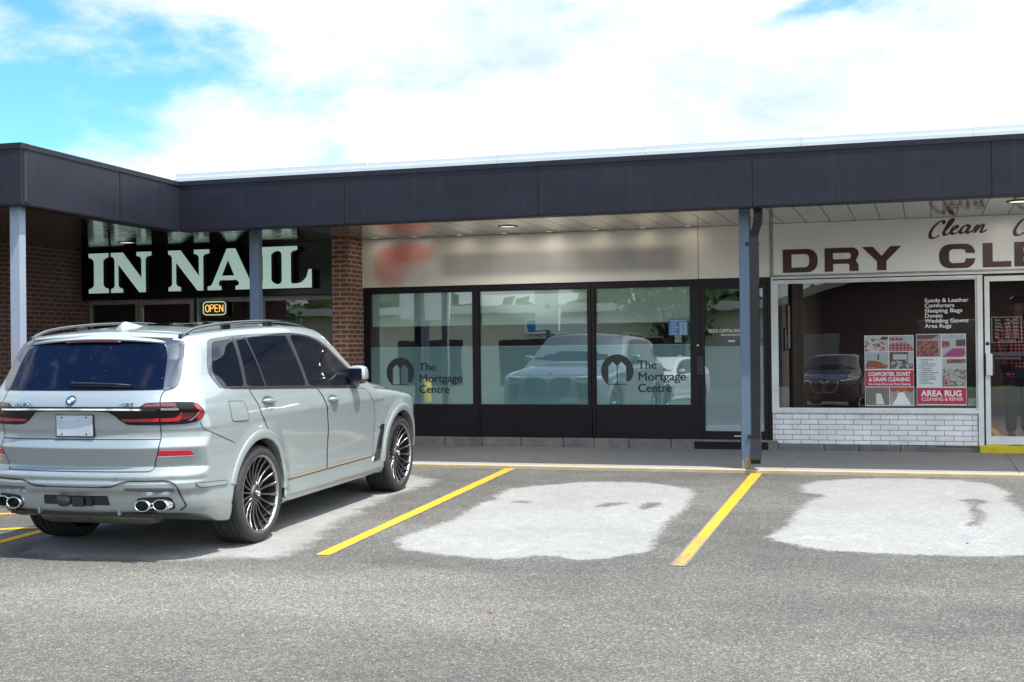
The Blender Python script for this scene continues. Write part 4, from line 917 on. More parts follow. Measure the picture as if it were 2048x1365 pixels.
for i in range(len(prof)-1):
    for j in range(4): fs.append([i*5+j,i*5+j+1,(i+1)*5+j+1,(i+1)*5+j])
fs+=[[0,1,2,3,4],[30,31,32,33,34]]; mb.add(vs,fs,0,True); mb.build('roof_antenna',M['paint'],CAR,split=40)
for s in (1,-1):
    mb=MB(); pts=[]
    for y,h in ((-.66,.004),(-.58,.030),(-.45,.050),(-.2,.058),(.2,.060),(.7,.058),(1.15,.050),(1.40,.030),(1.52,.004)):
        x=.672-.02*max(0,-y)-.02*max(0,y-.9); pts.append((s*x,y,float(ZROOF(np.array(y)))-.055*(x/.75)**2-.012+h))
    pp=[Vector(p) for p in pts]; fine=[]
    for i in range(len(pp)-1):
        for t in range(5): fine.append(pp[i].lerp(pp[i+1],t/5))
    fine.append(pp[-1])
    for _ in range(4): fine=[fine[0]]+[(fine[i-1]+fine[i]*2+fine[i+1])/4 for i in range(1,len(fine)-1)]+[fine[-1]]
    mb.tube(fine,.0165,12,ell=.75); RL_=mb.build('roof_rail',M['gloss_black'],CAR)
    mb=MB()
    for y in (-.60,.02,.75,1.42):
        x=.672-.02*max(0,-y)-.02*max(0,y-.9); z0=float(ZROOF(np.array(y)))-.055*(x/.75)**2
        mb.box(s*x-.013,s*x+.013,y-.065,y+.065,z0-.03,z0+(.038 if 0<=y<1 else .012),c=.006)
    mb.build('rail_foot',M['gloss_black'],RL_)
patch('sunroof',[(-.46,-.12),(.46,-.12),(.48,.3),(.48,1.25),(.40,1.33),(-.40,1.33),(-.48,1.25),(-.48,.3)],'top',M['car_glass'],CAR,off=.004,th=.004,step=.06)
# windscreen, bonnet, nose
def ws_poly():
    r=[(.50,1.685),(.60,1.655),(.66,1.55),(.74,1.40),(.79,1.275),(.40,1.235)]
    return r+[(-a,b) for a,b in r[::-1]]
patch('windscreen',ws_poly(),'front',M['car_glass'],CAR,off=.004,th=.004,step=.05)
bn=[(.70,2.72),(.74,3.1),(.76,3.45),(.72,3.70),(.50,3.84),(.2,3.90)]
bn=bn+[(-a,b) for a,b in bn[::-1]]
HB=patch('bonnet',bn,'top',M['paint'],CAR,off=.0025,th=.004,step=.05); strip('bonnet_gap',[(bn,True)],'top',M['seam'],HB,w=.008,off=.0035)
GR=pair('grille',smooth_poly([(.025,.93),(.36,.935),(.43,.90),(.40,.70),(.30,.56),(.06,.56),(.025,.60)],2),'front',M['gloss_black'],CAR,off=.006,th=.01)
strip('grille_frame',[(smooth_poly([(.025,.93),(.36,.935),(.43,.90),(.40,.70),(.30,.56),(.06,.56),(.025,.60)],2),True)],'front',M['chrome'],GR,w=.022,off=.012,both=True)
HL=pair('headlight',[(.47,.945),(.62,.955),(.78,.965),(.80,.94),(.70,.90),(.50,.90)],'front',M['gloss_black'],CAR,off=.006,th=.008,step=.02)
pair('light_strip',[(.48,.943),(.62,.952),(.77,.961),(.77,.950),(.62,.938),(.49,.930)],'front',M['white'],HL,off=.009,th=.004,step=.02)
pair('air_intake',[(.50,.84),(.80,.80),(.78,.55),(.55,.60)],'front',M['gloss_black'],CAR,off=.004,th=.006)
patch('lower_intake',[(-.45,.50),(.45,.50),(.50,.36),(-.50,.36)],'front',M['gloss_black'],CAR,off=.004,th=.006)
P,nn,_=onskin([(0,.985)],'front',0.0); roundel(CAR,(0,float(P[0][1])+.004,.985),.041,-.35,1)
mb=MB(); mb.box(.22,.53,3.99,4.01,.44,.59,c=.004); FP=mb.build('front_plate',M['white'],CAR); mb=MB(); mb.box(.22,.53,4.0105,4.0115,.44,.50); mb.build('plate_band',M['badge_blue'],FP)
# door mirrors
def blob(c,r,pw,name,mat,par,cut=None):
    mb=MB(); nu,nv=28,16; vs=[];fs=[]
    for i in range(nv+1):
        ph=math.pi*i/nv-math.pi/2
        for j in range(nu):
            th=2*math.pi*j/nu; f=lambda t:math.copysign(abs(t)**pw,t)
            x,y,z=f(math.cos(ph))*f(math.cos(th)),f(math.cos(ph))*f(math.sin(th)),f(math.sin(ph))
            if cut is not None: z=max(min(z,cut[1]),cut[0])
            vs.append((c[0]+r[0]*x,c[1]+r[1]*y*(1-.15*z),c[2]+r[2]*z))
    for i in range(nv):
        for j in range(nu): fs.append([i*nu+j,i*nu+(j+1)%nu,(i+1)*nu+(j+1)%nu,(i+1)*nu+j])
    mb.add(vs,fs,0,True); return mb.build(name,mat,par,split=50)
for s in (1,-1):
    mo=blob((s*1.032,1.875,1.262),(.092,.075,.088),.62,'door_mirror',M['paint'],CAR,cut=(-.45,1))
    blob((s*1.028,1.875,1.235),(.090,.074,.062),.62,'mirror_base',M['gloss_black'],mo,cut=(-1,.2))
    mb=MB(); mb.tube([(s*.93,1.95,1.185),(s*1.00,1.91,1.195),(s*1.02,1.88,1.205)],[.03,.028,.03],12,ell=.7); mb.build('mirror_arm',M['gloss_black'],mo)
    mb=MB(); mb.box(s*1.032-.07,s*1.032+.07,1.796,1.80,1.215,1.325,c=.002); mb.build('mirror_glass',M['car_glass'],mo)
# ---- wheels
def wheel(x,y,wd,s):
    W=empty('wheel',(x*s,y,.393),parent=CAR); W.rotation_euler=(0,0,0 if s>0 else math.pi)
    h=wd/2; r1=.392
    prof=[(-h*.80,.300),(-h*.97,.312),(-h,.335),(-h*.97,.362),(-h*.90,.380),(-h*.80,.3885)]
    g=[-.55,-.20,.20,.55]
    for q in g:
        a=q*h; prof+=[(a-.009,r1),(a-.007,r1-.009),(a+.007,r1-.009),(a+.009,r1)]
    prof+=[(h*.80,.3885),(h*.90,.380),(h*.97,.362),(h,.335),(h*.985,.318),(h*.95,.307),(h*.80,.300)]
    mb=MB(); mb.lathe(prof,96); 
    # shoulder sipes
    ty=mb.build('tyre',M['rubber'],W,split=40)
    mb=MB()
    for sd in (1,-1):
        for k in range(60):
            a=2*math.pi*k/60; c,sn=math.cos(a),math.sin(a); n=Vector((0,c,sn)); t=Vector((0,-sn,c))
            pts=[(sd*h*.62,.3930),(sd*h*.82,.3885),(sd*h*.93,.3765)]
            vs=[];
            for ax,r in pts:
                for w_ in (-.0028,.0028): q=n*(r+.0006)+t*(w_+.012*(ax*sd/h)); vs.append((ax,q.y,q.z))
            mb.add(vs,[(0,1,3,2),(2,3,5,4)])
    o=mb.build('tread_sipe',M['seam'],W)
    mb=MB(); mb.lathe([(h*.93,.308),(h*.965,.312),(h*.975,.306),(h*.95,.297),(h*.86,.292)],96); rim=mb.build('rim',M['lip'],W,split=60)
    mb=MB(); mb.lathe([(h*.86,.292),(h*.70,.288),(-h*.9,.280)],72); mb.build('rim_barrel',M['rim_dark'],W)
    mb=MB()
    fx=h*.80
    for k in range(20):
        a=2*math.pi*(k+.5)/20; n=Vector((0,math.cos(a),math.sin(a))); t=Vector((0,-math.sin(a),math.cos(a))); vs=[]
        for r,w_,x0,dp in ((.055,.0095,fx-.012,.03),(.10,.0075,fx-.030,.032),(.17,.0078,fx-.030,.030),(.24,.0095,fx-.012,.026),(.285,.013,fx+.012,.022),(.300,.016,fx+.022,.018)):
            for (xx,ww) in ((x0,w_*.75),(x0-.004,w_),(x0-dp,w_*.7)):
                for sg in (-1,1): q=n*r+t*(ww*sg); vs.append((xx,q.y,q.z))
        fs=[]
        for i in range(5):
            b=i*6; c=b+6
            fs+=[(b,b+1,c+1,c),(b+1,b+3,c+3,c+1),(b+3,b+5,c+5,c+3),(b+4,b+2,c+2,c+4),(b+2,b,c,c+2)]
        mb.add(vs,fs)
    mb.build('spokes',M['rim'],W)
    mb=MB(); mb.lathe([(fx-.05,.082),(fx-.022,.078),(fx-.010,.066),(fx-.012,.036),(fx-.004,.034),(fx+.003,.030),(fx+.004,0)],40); hub=mb.build('hub',M['rim'],W,split=30)
    mb=MB()
    for k in range(5):
        a=2*math.pi*k/5+.3; 
        b0=len(mb.v); mb.lathe([(fx-.014,.0095),(fx-.009,.0095),(fx-.009,0)],12); mb.v[b0:]=[(v[0]+.003,v[1]+math.cos(a)*.054,v[2]+math.sin(a)*.054) for v in mb.v[b0:]]
    mb.build('wheel_bolt',M['black_plastic'],W)
    mb=MB(); mb.lathe([(fx+.0045,.027),(fx+.0055,.0)],24); cap=mb.build('hub_cap',M['black_plastic'],W)
    mb=MB(); mb.lathe([(fx+.0065,.020),(fx+.0070,.013)],24); mb.build('hub_emblem',M['white'],W)
    mb=MB(); mb.lathe([(.005,.08),(.018,.10),(.018,.205),(-.012,.205),(-.012,.08)],48); mb.build('brake_disc',M['disc'],W)
    a0=R(150 if y<1 else 20)
    mb=MB(); vs=[];n=8
    for i in range(n+1):
        a=a0+R(60)*i/n
        for (xx,r) in ((.05,.135),(.05,.225),(-.03,.225),(-.03,.135)): vs.append((xx,math.cos(a)*r,math.sin(a)*r))
    mb.add(vs,[[i*4+j,i*4+(j+1)%4,(i+1)*4+(j+1)%4,(i+1)*4+j] for i in range(n) for j in range(4)]+[[0,1,2,3],[n*4+j for j in range(4)]]); mb.build('brake_caliper',M['grey_steel'],W)
for s in (1,-1): wheel(.815,.0,.325,s); wheel(.825,3.105,.285,s)
# place: nose to the shops, a touch askew, on the slope
CAR.location=(-6.072,9.257,zlot(9.257)); CAR.rotation_euler=(math.atan(SL),0,R(1.4))
# ---------------------------------------------------------------- signs, posts, small things on the front
def curve_letter(name,polys,loc,mat,par,extr,holes=()):
    cu=bpy.data.curves.new(name,'CURVE'); cu.dimensions='2D'; cu.fill_mode='BOTH'; cu.extrude=extr; cu.bevel_depth=0
    for p in list(polys)+list(holes):
        sp=cu.splines.new('POLY'); sp.points.add(len(p)-1)
        for q,c in zip(sp.points,p): q.co=(c[0],c[1],0,1)
        sp.use_cyclic_u=True
    t=bpy.data.objects.new('tmp_letter',cu); COL.objects.link(t); bpy.context.view_layer.update()
    me=bpy.data.meshes.new_from_object(t.evaluated_get(bpy.context.evaluated_depsgraph_get())); bpy.data.objects.remove(t); bpy.data.curves.remove(cu)
    me.name=name; me.materials.clear(); o=link(me,name,mat,par,loc); o.rotation_euler=(math.pi/2,0,0)
    return o
def arc(cx,cy,rx,ry,a0,a1,n=14): return [(cx+rx*math.cos(R(a0+(a1-a0)*i/n)),cy+ry*math.sin(R(a0+(a1-a0)*i/n))) for i in range(n+1)]
def two_tone(o,face,side):
    o.data.materials.clear(); o.data.materials.append(face); o.data.materials.append(side)
    for p in o.data.polygons: p.material_index=0 if p.normal.z>.7 else 1
# --- IN NAIL: raised serif letters on a black board
NS=empty('nail_studio_sign',(-10.3,17.1,2.19)); tag(NS,'black sign board with raised pale mint serif letters above the parked SUV','sign')
NS_off=Vector((10.3,-17.1,-2.19))
def nspart(mb,name,mats,**k): o=mb.build(name,mats,NS,**k); o.location=NS_off; return o
mb=MB(); mb.box(-12.56,-7.80,17.09,17.22,2.19,ZS-.004); nspart(mb,'sign_board',M['sign_black'])
mb=MB(); mb.box(-12.58,-7.80,17.075,17.09,2.178,2.192); nspart(mb,'sign_edge',M['black_frame'])
H=.613
def slab(x0,x1,y0,y1): return [(x0,y0),(x1,y0),(x1,y1),(x0,y1)]
def L_I(w):
    t=.062; s=.17; b=.045
    return [[(0,0),(w,0),(w,t*H/ .6),(w-.06,t+.02),(w-.095,t+.06),(w-.095,H-t-.06),(w-.06,H-t-.02),(w,H-t),(w,H),(0,H),(0,H-t),(.06,H-t-.02),(.095,H-t-.06),(.095,t+.06),(.06,t+.02),(0,t)]]
def L_N(w):
    t=.058
    return [[(0,0),(.215,0),(.215,t),(.165,t+.015),(.135,t+.05),(.135,H*.70),(.50,0),(w-.105,0),(w-.105,H-t-.05),(w-.075,H-t-.015),(w,H-t),(w,H),(w-.265,H),(w-.265,H-t),(w-.21,H-t-.015),(w-.18,H-t-.05),(w-.18,H*.36),(.215,H),(0,H),(0,H-t),(.04,H-t-.012),(.065,H-t-.05),(.065,t+.05),(.045,t+.015),(0,t)]]
def L_A(w):
    t=.055; m=w/2
    o=[(0,0),(.235,0),(.235,t),(.195,t+.01),(.19,t+.05),(.215,H*.235),(w-.315,H*.235),(w-.275,t+.05),(w-.285,t+.012),(w-.335,t),(w-.335,0),(w,0),(w,t),(w-.05,t+.012),(w-.075,t+.045),(m+.07,H),(m-.075,H),(.085,t+.05),(.06,t+.015),(0,t)]
    return [o],[[(.245,H*.345),(w-.355,H*.345),(m-.055,H*.72)]]
def L_L(w):
    t=.058
    return [[(0,0),(w,0),(w,.27),(w-.05,.27),(w-.09,.15),(w-.16,.085),(w-.24,.066),(.245,.066),(.225,.09),(.225,H-t-.05),(.255,H-t-.015),(.33,H-t),(.33,H),(0,H),(0,H-t),(.05,H-t-.015),(.075,H-t-.05),(.075,t+.05),(.05,t+.015),(0,t)]]
for nm,x0,x1 in (('I',-12.27,-11.91),('N',-11.87,-11.15),('N',-10.86,-10.155),('A',-10.19,-9.385),('I',-9.36,-9.03),('L',-9.03,-8.47)):
    w=x1-x0; P={'I':L_I,'N':L_N,'A':L_A,'L':L_L}[nm](w)
    P,Hs=(P if nm=='A' else (P,[]))
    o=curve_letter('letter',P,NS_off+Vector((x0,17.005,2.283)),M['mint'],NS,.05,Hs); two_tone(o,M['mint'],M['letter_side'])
# --- office sign: pale panel, its lettering a soft blur
def office_sign_mat():
    g=N('blurred_office_sign'); v=g.coord(); sp=g.n('ShaderNodeSeparateXYZ',i0=v); x,z=sp.outputs[0],sp.outputs[2]
    nz=g.noise(v,2.3,3); nb=g.noise(g.scale(v,(1,1,.35)),1.7,2)
    def box(x0,x1,z0,z1,sx,sz):
        a=g.n('ShaderNodeMapRange',_interpolation_type='SMOOTHERSTEP',Value=x,i1=x0-sx,i2=x0+sx).outputs[0]; b=g.n('ShaderNodeMapRange',_interpolation_type='SMOOTHERSTEP',Value=x,i1=x1-sx,i2=x1+sx).outputs[0]
        c=g.n('ShaderNodeMapRange',_interpolation_type='SMOOTHERSTEP',Value=z,i1=z0-sz,i2=z0+sz).outputs[0]; d=g.n('ShaderNodeMapRange',_interpolation_type='SMOOTHERSTEP',Value=z,i1=z1-sz,i2=z1+sz).outputs[0]
        return g.math('MULTIPLY',g.math('MULTIPLY',a,g.math('SUBTRACT',1,b)),g.math('MULTIPLY',c,g.math('SUBTRACT',1,d)))
    base=g.mix(nz,(.74,.715,.67),(.80,.775,.735))
    gr=box(-6.55,-3.10,2.385,2.72,.22,.09); gr=g.math('MULTIPLY',gr,g.math('ADD',.55,g.math('MULTIPLY',nb,.65)))
    c=g.mix(g.math('MULTIPLY',gr,.85,clamp=True),base,(.24,.24,.255))
    def blob(cx,cz,rx,rz,s):
        dx=g.math('DIVIDE',g.math('SUBTRACT',x,cx),rx); dz=g.math('DIVIDE',g.math('SUBTRACT',z,cz),rz)
        r=g.math('SQRT',g.math('ADD',g.math('MULTIPLY',dx,dx),g.math('MULTIPLY',dz,dz)))
        return g.n('ShaderNodeMapRange',_interpolation_type='SMOOTHERSTEP',Value=r,i1=1+s,i2=1-s).outputs[0]
    b1=blob(-7.30,2.585,.29,.29,.35); b2=blob(-7.02,2.74,.36,.17,.6); b3=blob(-7.32,2.43,.25,.20,.35)
    c=g.mix(g.math('MULTIPLY',b3,.55),c,(.66,.36,.33)); c=g.mix(g.math('MULTIPLY',b1,.7),c,(.66,.28,.26)); c=g.mix(g.math('MULTIPLY',b2,.70),c,(.66,.14,.14))
    c=g.mix(g.math('MULTIPLY',blob(-6.95,2.46,.25,.17,.5),.6),c,(.62,.53,.49))
    return g.done(g.bsdf(Base__Color=c,Roughness=.35))
M['office_sign']=office_sign_mat()
mb=MB(); mb.box(-7.772,-2.876,17.168,17.26,2.268,ZS-.003); tag(mb.build('office_sign',M['office_sign']),'cream fascia sign with blurred red emblem and grey lettering over the black windows','sign')
mb=MB(); mb.box(-2.870,-1.93,17.174,17.26,2.270,ZS-.003); tag(mb.build('blank_sign_panel',M['cream_plain']),'plain cream panel above the black glass door','sign')
# --- dry cleaner sign
DS=empty('dry_cleaner_sign',(0,17.17,2.29)); tag(DS,'white sign board with burgundy block and script lettering above the poster window','sign'); DO=Vector((0,-17.17,-2.29))
mb=MB(); mb.box(-1.882,3.2,17.166,17.26,2.291,ZS-.003); o=mb.build('sign_board',M['soft_white'],DS); o.location=DO
BH=.305; T=.092
def rrect(x0,x1,y0,y1,rbl,rbr,rtr,rtl,n=8):
    p=[]
    p+=arc(x0+rbl,y0+rbl,rbl,rbl,180,270,n) if rbl else [(x0,y0)]
    p+=arc(x1-rbr,y0+rbr,rbr,rbr,270,360,n) if rbr else [(x1,y0)]
    p+=arc(x1-rtr,y1-rtr,rtr,rtr,0,90,n) if rtr else [(x1,y1)]
    p+=arc(x0+rtl,y1-rtl,rtl,rtl,90,180,n) if rtl else [(x0,y1)]
    return p
TV=.066
def B_D(w): return [rrect(0,w,0,BH,0,.13,.13,0)],[rrect(T+.02,w-T-.015,TV,BH-TV,0,.06,.06,0)]
def B_R(w):
    o=[(0,0),(T+.015,0),(T+.015,.098),(w-.145,.098)]+arc(w-.145,.073,.025,.025,90,0,5)+[(w-.12,0),(w-.005,0)]+arc(w-.055,.07,.05,.055,0,60,5)+[(w-.035,.135)]+arc(w-.085,.225,.085,.08,-40,90,10)+[(0,BH)]
    return [o],[rrect(T+.015,w-.10,.158,BH-TV,0,.035,.035,0)]
def B_Y(w): m=w/2; return [[(m-.058,0),(m+.058,0),(m+.058,.115),(w,BH),(w-.135,BH),(m,.185),(.135,BH),(0,BH),(m-.058,.115)]],[]
def B_C(w):
    return [arc(.13,.13,.13,.13,180,270,8)+arc(w-.12,.12,.12,.12,270,360,8)+[(w,.12),(w-.115,.12)]+arc(w-.155,.105,.04,.038,0,-90,5)+arc(.17,.115,.05,.05,270,180,6)+arc(.17,BH-.115,.05,.05,180,90,6)+arc(w-.155,BH-.105,.04,.038,90,0,5)+[(w-.115,BH-.115),(w,BH-.115)]+arc(w-.12,BH-.12,.12,.12,0,90,8)+arc(.13,BH-.13,.13,.13,90,180,8)],[]
def B_L(w): return [[(0,0),(w,0),(w,.072),(.118,.072),(.118,BH),(0,BH)]],[]
def B_E(w): return [[(0,0),(w,0),(w,TV),(.11,TV),(.11,.12),(w-.02,.12),(w-.02,.185),(.11,.185),(.11,BH-TV),(w,BH-TV),(w,BH),(0,BH)]],[]
def B_A(w): m=w/2; return [[(0,0),(.125,0),(.165,.07),(w-.165,.07),(w-.125,0),(w,0),(m+.075,BH),(m-.075,BH)]],[[(.2,.13),(w-.2,.13),(m,BH-.07)]]
def B_N(w): return [[(0,0),(.105,0),(.105,.19),(w-.13,0),(w,0),(w,BH),(w-.105,BH),(w-.105,.115),(.13,BH),(0,BH)]],[]
for f,x,w in ((B_D,-1.76,.445),(B_R,-1.227,.43),(B_Y,-.758,.485),(B_C,.183,.43),(B_L,.70,.335),(B_E,1.068,.36),(B_A,1.46,.48),(B_N,1.98,.42),(B_E,2.44,.36)):
    p,hh=f(w); o=curve_letter('letter',p,DO+Vector((x,17.163,2.315)),M['burgundy'],DS,.002,hh)
# brush-script words: strokes with a broad nib
def brush(strokes,x0,z0,sc,name):
    mb=MB()
    for st in strokes:
        p=[Vector((a,0,b)) for a,b in st]
        # Catmull-Rom
        q=[]
        for i in range(len(p)-1):
            a,b,c,d=p[max(i-1,0)],p[i],p[i+1],p[min(i+2,len(p)-1)]
            for k in range(6):
                t=k/6; q.append(.5*((2*b)+(c-a)*t+(2*a-5*b+4*c-d)*t*t+(3*b-a-3*c+d)*t**3))
        q.append(p[-1]); vs=[]
        for i,v in enumerate(q):
            t=(q[min(i+1,len(q)-1)]-q[max(i-1,0)]); n=Vector((-t.z,0,t.x)); n.normalize()
            ang=math.atan2(t.z,t.x); w=.040+.042*abs(math.sin(ang-.6)); w*=min(1,.5+min(i,len(q)-1-i)/4)
            for s in (-1,1): u=v+n*(s*w*.25/.25*.9); vs.append((x0+u.x*sc*1.36+.30*u.z*sc,17.1635-.0002*(i%2),z0+u.z*sc))
        mb.add(vs,[(2*i,2*i+1,2*i+3,2*i+2) for i in range(len(q)-1)])
    o=mb.build(name,M['burgundy'],DS); o.location=DO; return o
Cc=[(.40,.80),(.44,.90),(.36,.98),(.20,.90),(.05,.60),(.0,.28),(.08,.05),(.24,.03),(.42,.18)]
brush([Cc],.060,2.700,.218,'script_letter')
brush([[(.50,.16),(.66,.50),(.78,.86),(.74,.98),(.66,.86),(.56,.30),(.60,.10),(.70,.10),(.82,.22)]],.065,2.722,.218,'script_letter')
brush([[(.82,.22),(.98,.36),(1.04,.48),(.96,.54),(.86,.38),(.86,.18),(.96,.08),(1.10,.16),(1.20,.26)]],.065,2.730,.218,'script_letter')
brush([[(1.52,.46),(1.40,.54),(1.26,.40),(1.22,.18),(1.32,.08),(1.46,.24),(1.55,.50),(1.50,.20),(1.56,.08),(1.66,.16),(1.74,.26)]],.065,2.735,.218,'script_letter')
brush([[(1.74,.26),(1.86,.50),(1.82,.08),(1.94,.40),(2.06,.52),(2.08,.40),(2.06,.14),(2.14,.08),(2.28,.22)]],.065,2.740,.218,'script_letter')
brush([Cc],1.06,2.700,.218,'script_letter')
brush([[(.50,.16),(.66,.50),(.78,.86),(.74,.98),(.66,.86),(.56,.30),(.60,.10),(.70,.10),(.82,.22)]],1.065,2.722,.218,'script_letter')
# --- posts and downpipe
def post(name,x,y,lab,mat,w=.117,d=.117,z0=.0,rz=0,base=True):
    P=empty(name,(x,y,z0),rz,lab,'post','posts carrying the canopy')
    mb=MB(); mb.box(-w/2,w/2,-d/2,d/2,.0,ZS-z0-.002,c=.008); mb.build('shaft',mat,P)
    if base: mb=MB(); mb.box(-w/2-.006,w/2+.006,-d/2-.006,d/2+.006,0,.012,c=.003); mb.build('base_plate',M['grey_steel'],P)
    mb=MB(); mb.box(-w/2-.004,w/2+.004,-d/2-.004,d/2+.004,ZS-z0-.05,ZS-z0-.003); mb.build('head_plate',M['steel_dark'],P)
post('canopy_post',-1.905,14.53,'blue grey square post at the kerb with a black downpipe beside it',M['post_blue'])
post('canopy_post',-8.02,14.50,'blue grey post in front of the mint letters behind the car roof',M['post_blue'],w=.12,d=.12)
post('canopy_post',-8.845,11.05,'pale post with flaking tan rust under the canopy corner at the far left',M['post_rust'],w=.12,d=.10,rz=R(2))
DP=empty('downpipe',(-1.79,14.5,0),0,'black rectangular downpipe strapped to the kerbside post','downpipe')
def rect_sweep(pts,hw,hd,mb):
    vs=[]
    for i,(x,y,z) in enumerate(pts):
        a=Vector(pts[max(i-1,0)]); b=Vector(pts[min(i+1,len(pts)-1)]); t=(b-a).normalized(); u=Vector((1,0,0)); u=(u-t*u.dot(t)).normalized(); w=t.cross(u)
        for su,sw in ((-1,-1),(1,-1),(1,1),(-1,1)): q=Vector((x,y,z))+u*su*hw+w*sw*hd; vs.append(tuple(q))
    n=len(pts); mb.add(vs,[[i*4+j,i*4+(j+1)%4,(i+1)*4+(j+1)%4,(i+1)*4+j] for i in range(n-1) for j in range(4)])
mb=MB(); rect_sweep([(.045,-.05,ZS),(.045,-.05,2.79),(.04,-.045,2.74),(-.002,.0,2.62),(-.008,.0,2.57),(-.008,0,.36)],.047,.035,mb); mb.build('pipe',M['steel_dark'],DP,split=40)
mb=MB(); rect_sweep([(-.008,0,.375),(-.008,-.002,.22),(-.008,-.03,.17),(-.008,-.075,.115),(-.008,-.10,.085)],.051,.039,mb); o=mb.build('pipe_shoe',M['steel_dark'],DP,split=50)
mb=MB(); mb.quad((-.052,-.1285,.113),(.036,-.1285,.113),(.036,-.076,.06),(-.052,-.076,.06)); mb.build('shoe_mouth',M['under'],DP)
for z in (2.50,.36,1.53):
    mb=MB(); mb.box(-.062 if z!=1.53 else -.057,.044,-.041,.04,z-.016,z+.016,c=.002); 
    if z!=1.53: mb.box(-.10,-.05,-.042,-.036,z-.02,z+.02,c=.003).lathe([(-.050,0),(-.048,.008),(-.042,.011)],12,axis='y'); mb.v[-36:]=[(v[0]-.085,v[1],v[2]+z) for v in mb.v[-36:]]
    o=mb.build('pipe_strap',M['steel_dark'],DP)
# --- lights in the soffit
def downlight(x,y,lab,r,mat,grp,pw=0):
    D=empty('soffit_light',(x,y,ZS),0,lab,'light',grp)
    mb=MB(); mb.lathe([(.0,r*1.02),(-.008,r),(-.010,r*.86),(-.002,r*.80)],28,axis='z'); mb.build('light_ring',M['white_alu' if mat=='warm_lamp' else 'steel_dark'],D)
    mb=MB(); mb.lathe([(-.0035,r*.8),(-.0045,0)],24,axis='z'); mb.build('light_lens',M[mat],D)
    if pw:
        L=bpy.data.lights.new('lamp_bulb','AREA'); L.shape='DISK'; L.size=r*1.5; L.energy=pw; L.color=(1,.86,.66) if mat=='warm_lamp' else (1,.95,.86); o=bpy.data.objects.new('lamp_bulb',L); COL.objects.link(o); o.parent=D; o.location=(0,0,-.012)
for x in (-7.46,-6.85,-6.18,-5.52,-4.87,-4.22,-3.57,-2.96): downlight(x,16.93,'small warm round downlight in the row above the blurred cream sign',.052,'warm_lamp','warm downlights over the office sign',LAMP_W)
downlight(-5.18,16.05,'wide dark rimmed soffit light in front of the cream office sign',.13,'cool_lamp',None,COOL_FILL_W)  # fixture is real; its light output is added to brighten the sign
downlight(1.04,15.6,'wide soffit light above the script lettering at the right edge',.15,'cool_lamp',None,COOL_FILL_W)  # output added here too, as fill for the signs under the canopy
downlight(-11.0,16.1,'wide soffit light above the raised mint letters',.13,'cool_lamp',None)
# --- neon OPEN sign inside the nail studio window
NO=empty('neon_open_sign',(-10.2,17.16,2.02),0,'small neon sign reading OPEN in amber inside a pale green frame','sign')
mb=MB(); p=[(x*.190,0,z*.098) for x,z in smooth_poly([(-1,-1),(1,-1),(1,1),(-1,1)],3,.12)]; mb.tube([*p,p[0]],.0085,8); mb.build('neon_frame',M['neon_green'],NO)
mb=MB(); mb.box(-.205,.205,.02,.03,-.11,.11,c=.003); mb.build('backing',M['black_plastic'],NO)
def tubel(pts,x): return [(x+a*.064,-.004,-.052+b*.104) for a,b in pts]
mb=MB(); t=.0052
O=[(.5+.5*math.cos(a),.5+.5*math.sin(a)) for a in np.linspace(0,2*math.pi,17)]
mb.tube(tubel(O,-.150),t,8).tube(tubel([(0,0),(0,1),(.7,1),(.95,.85),(.95,.65),(.7,.5),(0,.5)],-.070),t,8).tube(tubel([(.85,0),(0,0),(0,1),(.85,1)],.012),t,8).tube(tubel([(0,.5),(.75,.5)],.012),t,8).tube(tubel([(0,0),(0,1)],.090),t,8).tube(tubel([(0,1),(.9,0)],.090),t,8).tube(tubel([(.9,0),(.9,1)],.090),t,8); mb.build('neon_letters',M['neon_amber'],NO)
# --- window lettering of the office
YG=YF+.030
def txt(name,text,x,z,h,mat,lab,cat='lettering',y=YG,fit=None,par=None,off=0.0,space=1.0,group=None,align='LEFT',shear=0):
    o=letters(name,text,(x,y,z),h,mat,par,.0006,fit=fit,off=off,space=space,align=align,shear=shear)
    if lab: tag(o,lab,cat,group)
    return o
def logo(x,z,r,lab):
    L=empty('window_emblem',(x,YG-.001,z),0,lab,'decal')
    def house(cx,w,b,t,pk): return [(cx-w,b),(cx+w,b),(cx+w,t),(cx,pk),(cx-w,t)]
    outer=arc(0,0,r,r,-62,242,40)
    o=curve_letter('emblem_disc',[arc(0,0,r,r,-40,220,44)+[(-r*.62,-r*.80),(-r*.56,-r*.8),(-r*.56,r*.26),(-r*.27,r*.56),(.0,r*.28),(r*.27,r*.56),(r*.56,r*.26),(r*.56,-r*.64)]],Vector((0,0,0)),M['dark_vinyl'],L,.0005)
    mb=MB(); mb.box(-r*.02,r*.02,-.0008,.0008,-r*.8,r*.3).box(-r*.56,r*.56,-.0008,.0008,-r*.84,-r*.79); mb.build('emblem_line',M['dark_vinyl'],L)
logo(-7.212,1.035,.215,'dark round house emblem on the left office window')
logo(-4.012,1.045,.225,'dark round house emblem on the right office window')
for x,z,w,which in ((-6.927,1.059,.60,'left'),(-3.729,1.072,.62,'right')):
    L=empty('window_lettering',(x,YG,z),0,'three dark stacked words beside the round emblem on the %s office window'%which,'lettering')
    for t,dz,f in (('The',0,.255),('Mortgage',-.161,.645),('Centre',-.317,.455)): letters('word',t,(0,0,dz),.112,M['dark_vinyl'],L,.0006,fit=f,bold=.0055)
